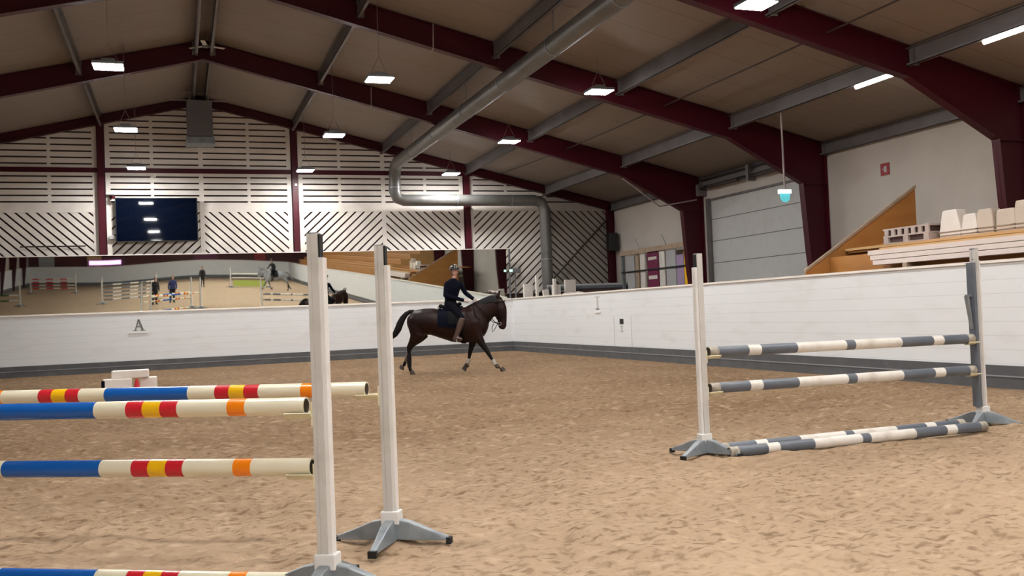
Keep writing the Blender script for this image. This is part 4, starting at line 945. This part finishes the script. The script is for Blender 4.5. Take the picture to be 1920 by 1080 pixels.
# ---------------------------------------------------------------- things behind the camera, seen in the mirror
stand_J = dict(pelvis=(0, 0, .97), waist=(0, 0, 1.12), chest=(0, 0, 1.28), neck=(0, 0, 1.50), head=(.02, 0, 1.65),
    shR=(0, -.17, 1.40), elR=(-.02, -.24, 1.12), wrR=(.10, -.23, .90), haR=(.14, -.22, .82), shL=(0, .17, 1.40), elL=(-.02, .24, 1.12), wrL=(.10, .23, .90), haL=(.14, .22, .82),
    hipR=(0, -.09, .92), knR=(.03, -.10, .50), anR=(0, -.11, .10), toR=(.14, -.13, .045), hipL=(0, .09, .92), knL=(.0, .10, .50), anL=(-.03, .11, .10), toL=(.11, .13, .045), pside=(0, 1, 0))
for (x, y, a, top, bot, lab) in ((-1.5, -.6, 1.2, 'darkc', 'darkc', 'standing person in dark clothes seen in the mirror, left of the blue jacket'), (-.45, -1.1, 1.5, 'jeans', 'darkc', 'standing person in blue jacket seen in the middle of the mirror'), (1.9, -19, 1.4, 'darkc', 'darkc', 'distant standing person in dark clothes seen in the mirror')):
    e = empty('person', (x, y, 0), lab, 'person', 'people seen in the mirror', a)
    figure(e, stand_J, M[top], M[bot], M['rubber'], None, True, False)
GP = (7.6, -15.0, 0); GA = R(172)
build_horse(GP, GA, M['greyhorse'], M['bronze'], 'dappled grey horse with rider seen in the mirror')
tack(GP, GA, 'black saddle on the grey horse in the mirror', 'black bridle on the grey horse in the mirror', M['darkc'])
e = empty('person', GP, 'rider in black on the grey horse seen in the mirror', 'person', None, GA)
figure(e, rider_J, M['darkc'], M['breech'], M['bootl'], M['glove'], True, True, side=(0, 1, 0), face=(1, 0, 0), jacketlen=.12)

def far_jump(x0, y0, x1, y1, zs, cols, name, filler=None):
    p = Vector((x0, y0, 0)); q = Vector((x1, y1, 0)); d_ = (q-p).normalized(); a = math.atan2(d_.y, d_.x)
    standard(x0, y0, a, 'left white standard of the %s seen in the mirror' % name, zs, 'standards seen in the mirror')
    standard(x1, y1, a+math.pi, 'right white standard of the %s seen in the mirror' % name, zs, 'standards seen in the mirror')
    L = (q-p).length-.24
    for i, z in enumerate(zs):
        k = 6; bands = [(L*(j+1)/k, cols[j % 2]) for j in range(k)]
        s = p+d_*.12; t = q-d_*.12
        pole((s.x, s.y, z), (t.x, t.y, z), bands, 'mirrored %s pole, %s, %s' % ({'redp': 'red and white', 'green': 'green and white', 'pgrey': 'dark and white', 'pwhite': 'white', 'yell': 'yellow and white'}[cols[0]], ['topmost', 'second down', 'third down', 'fourth down', 'lowest'][i], name), group='poles seen in the mirror')
    if filler:
        c = (p+q)/2; e = empty('jump_filler', (c.x, c.y, 0), filler[1], 'jump filler', None, a)
        link('panel', MB().box(-L/2+.1, L/2-.1, -.03, .03, .08, .60), filler[0], e); link('foot', MB().box(-L/2+.2, -L/2+.3, -.2, .2, 0, .1).box(L/2-.3, L/2-.2, -.2, .2, 0, .1), M['white'], e)
far_jump(-11.4, -22, -8.0, -22, (1.2, .95, .7, .45), ('redp', 'pwhite'), 'far left jump')
far_jump(-4.9, -5.4, -1.6, -6.6, (1.3, 1.05, .8, .55, .3), ('pgrey', 'pwhite'), 'tall jump in the mirror middle')
far_jump(4.2, -18.4, 7.4, -19.2, (1.15, .8), ('pwhite', 'pwhite'), 'jump with lime panel', (M['lime'], 'lime green filler panel under a jump seen in the mirror'))
far_jump(-13.2, -4.6, -9.8, -4.8, (.75, .4), ('green', 'pwhite'), 'green and white jump')
e = empty('led_sign', (-7.0, YB-1.6, 2.02), 'glowing pink light sign above the rear boards seen in the mirror', 'sign')
link('lit_face', MB().box(-1.3, 1.3, 0, .02, 0, .42), M['pink'], e); link('casing', MB().box(-1.35, 1.35, -.1, 0, -.05, .47), M['black'], e); link('post', MB().box(-1.0, -.9, -.1, 0, -2.02, -.05).box(.9, 1.0, -.1, 0, -2.02, -.05), M['black'], e)
for i, (x, w_, m_) in enumerate(((-12.2, 1.4, 'lgrey'), (-7.9, 1.2, 'plyedge'), (2.8, 2.6, 'maroon'), (8.6, 1.2, 'redsign'))):
    tag(link('wall_panel', MB().box(x-w_/2, x+w_/2, YB-1.98, YB-1.9, 1.2, 3.2), M[m_]), ['grey panel on the dark rear wall, at the left end of the mirror', 'ochre panel on the dark rear wall, left of the pink sign in the mirror', 'maroon panel on the dark rear wall seen in the mirror', 'red panel on the dark rear wall seen in the mirror by the left upright'][i], 'wall panel')
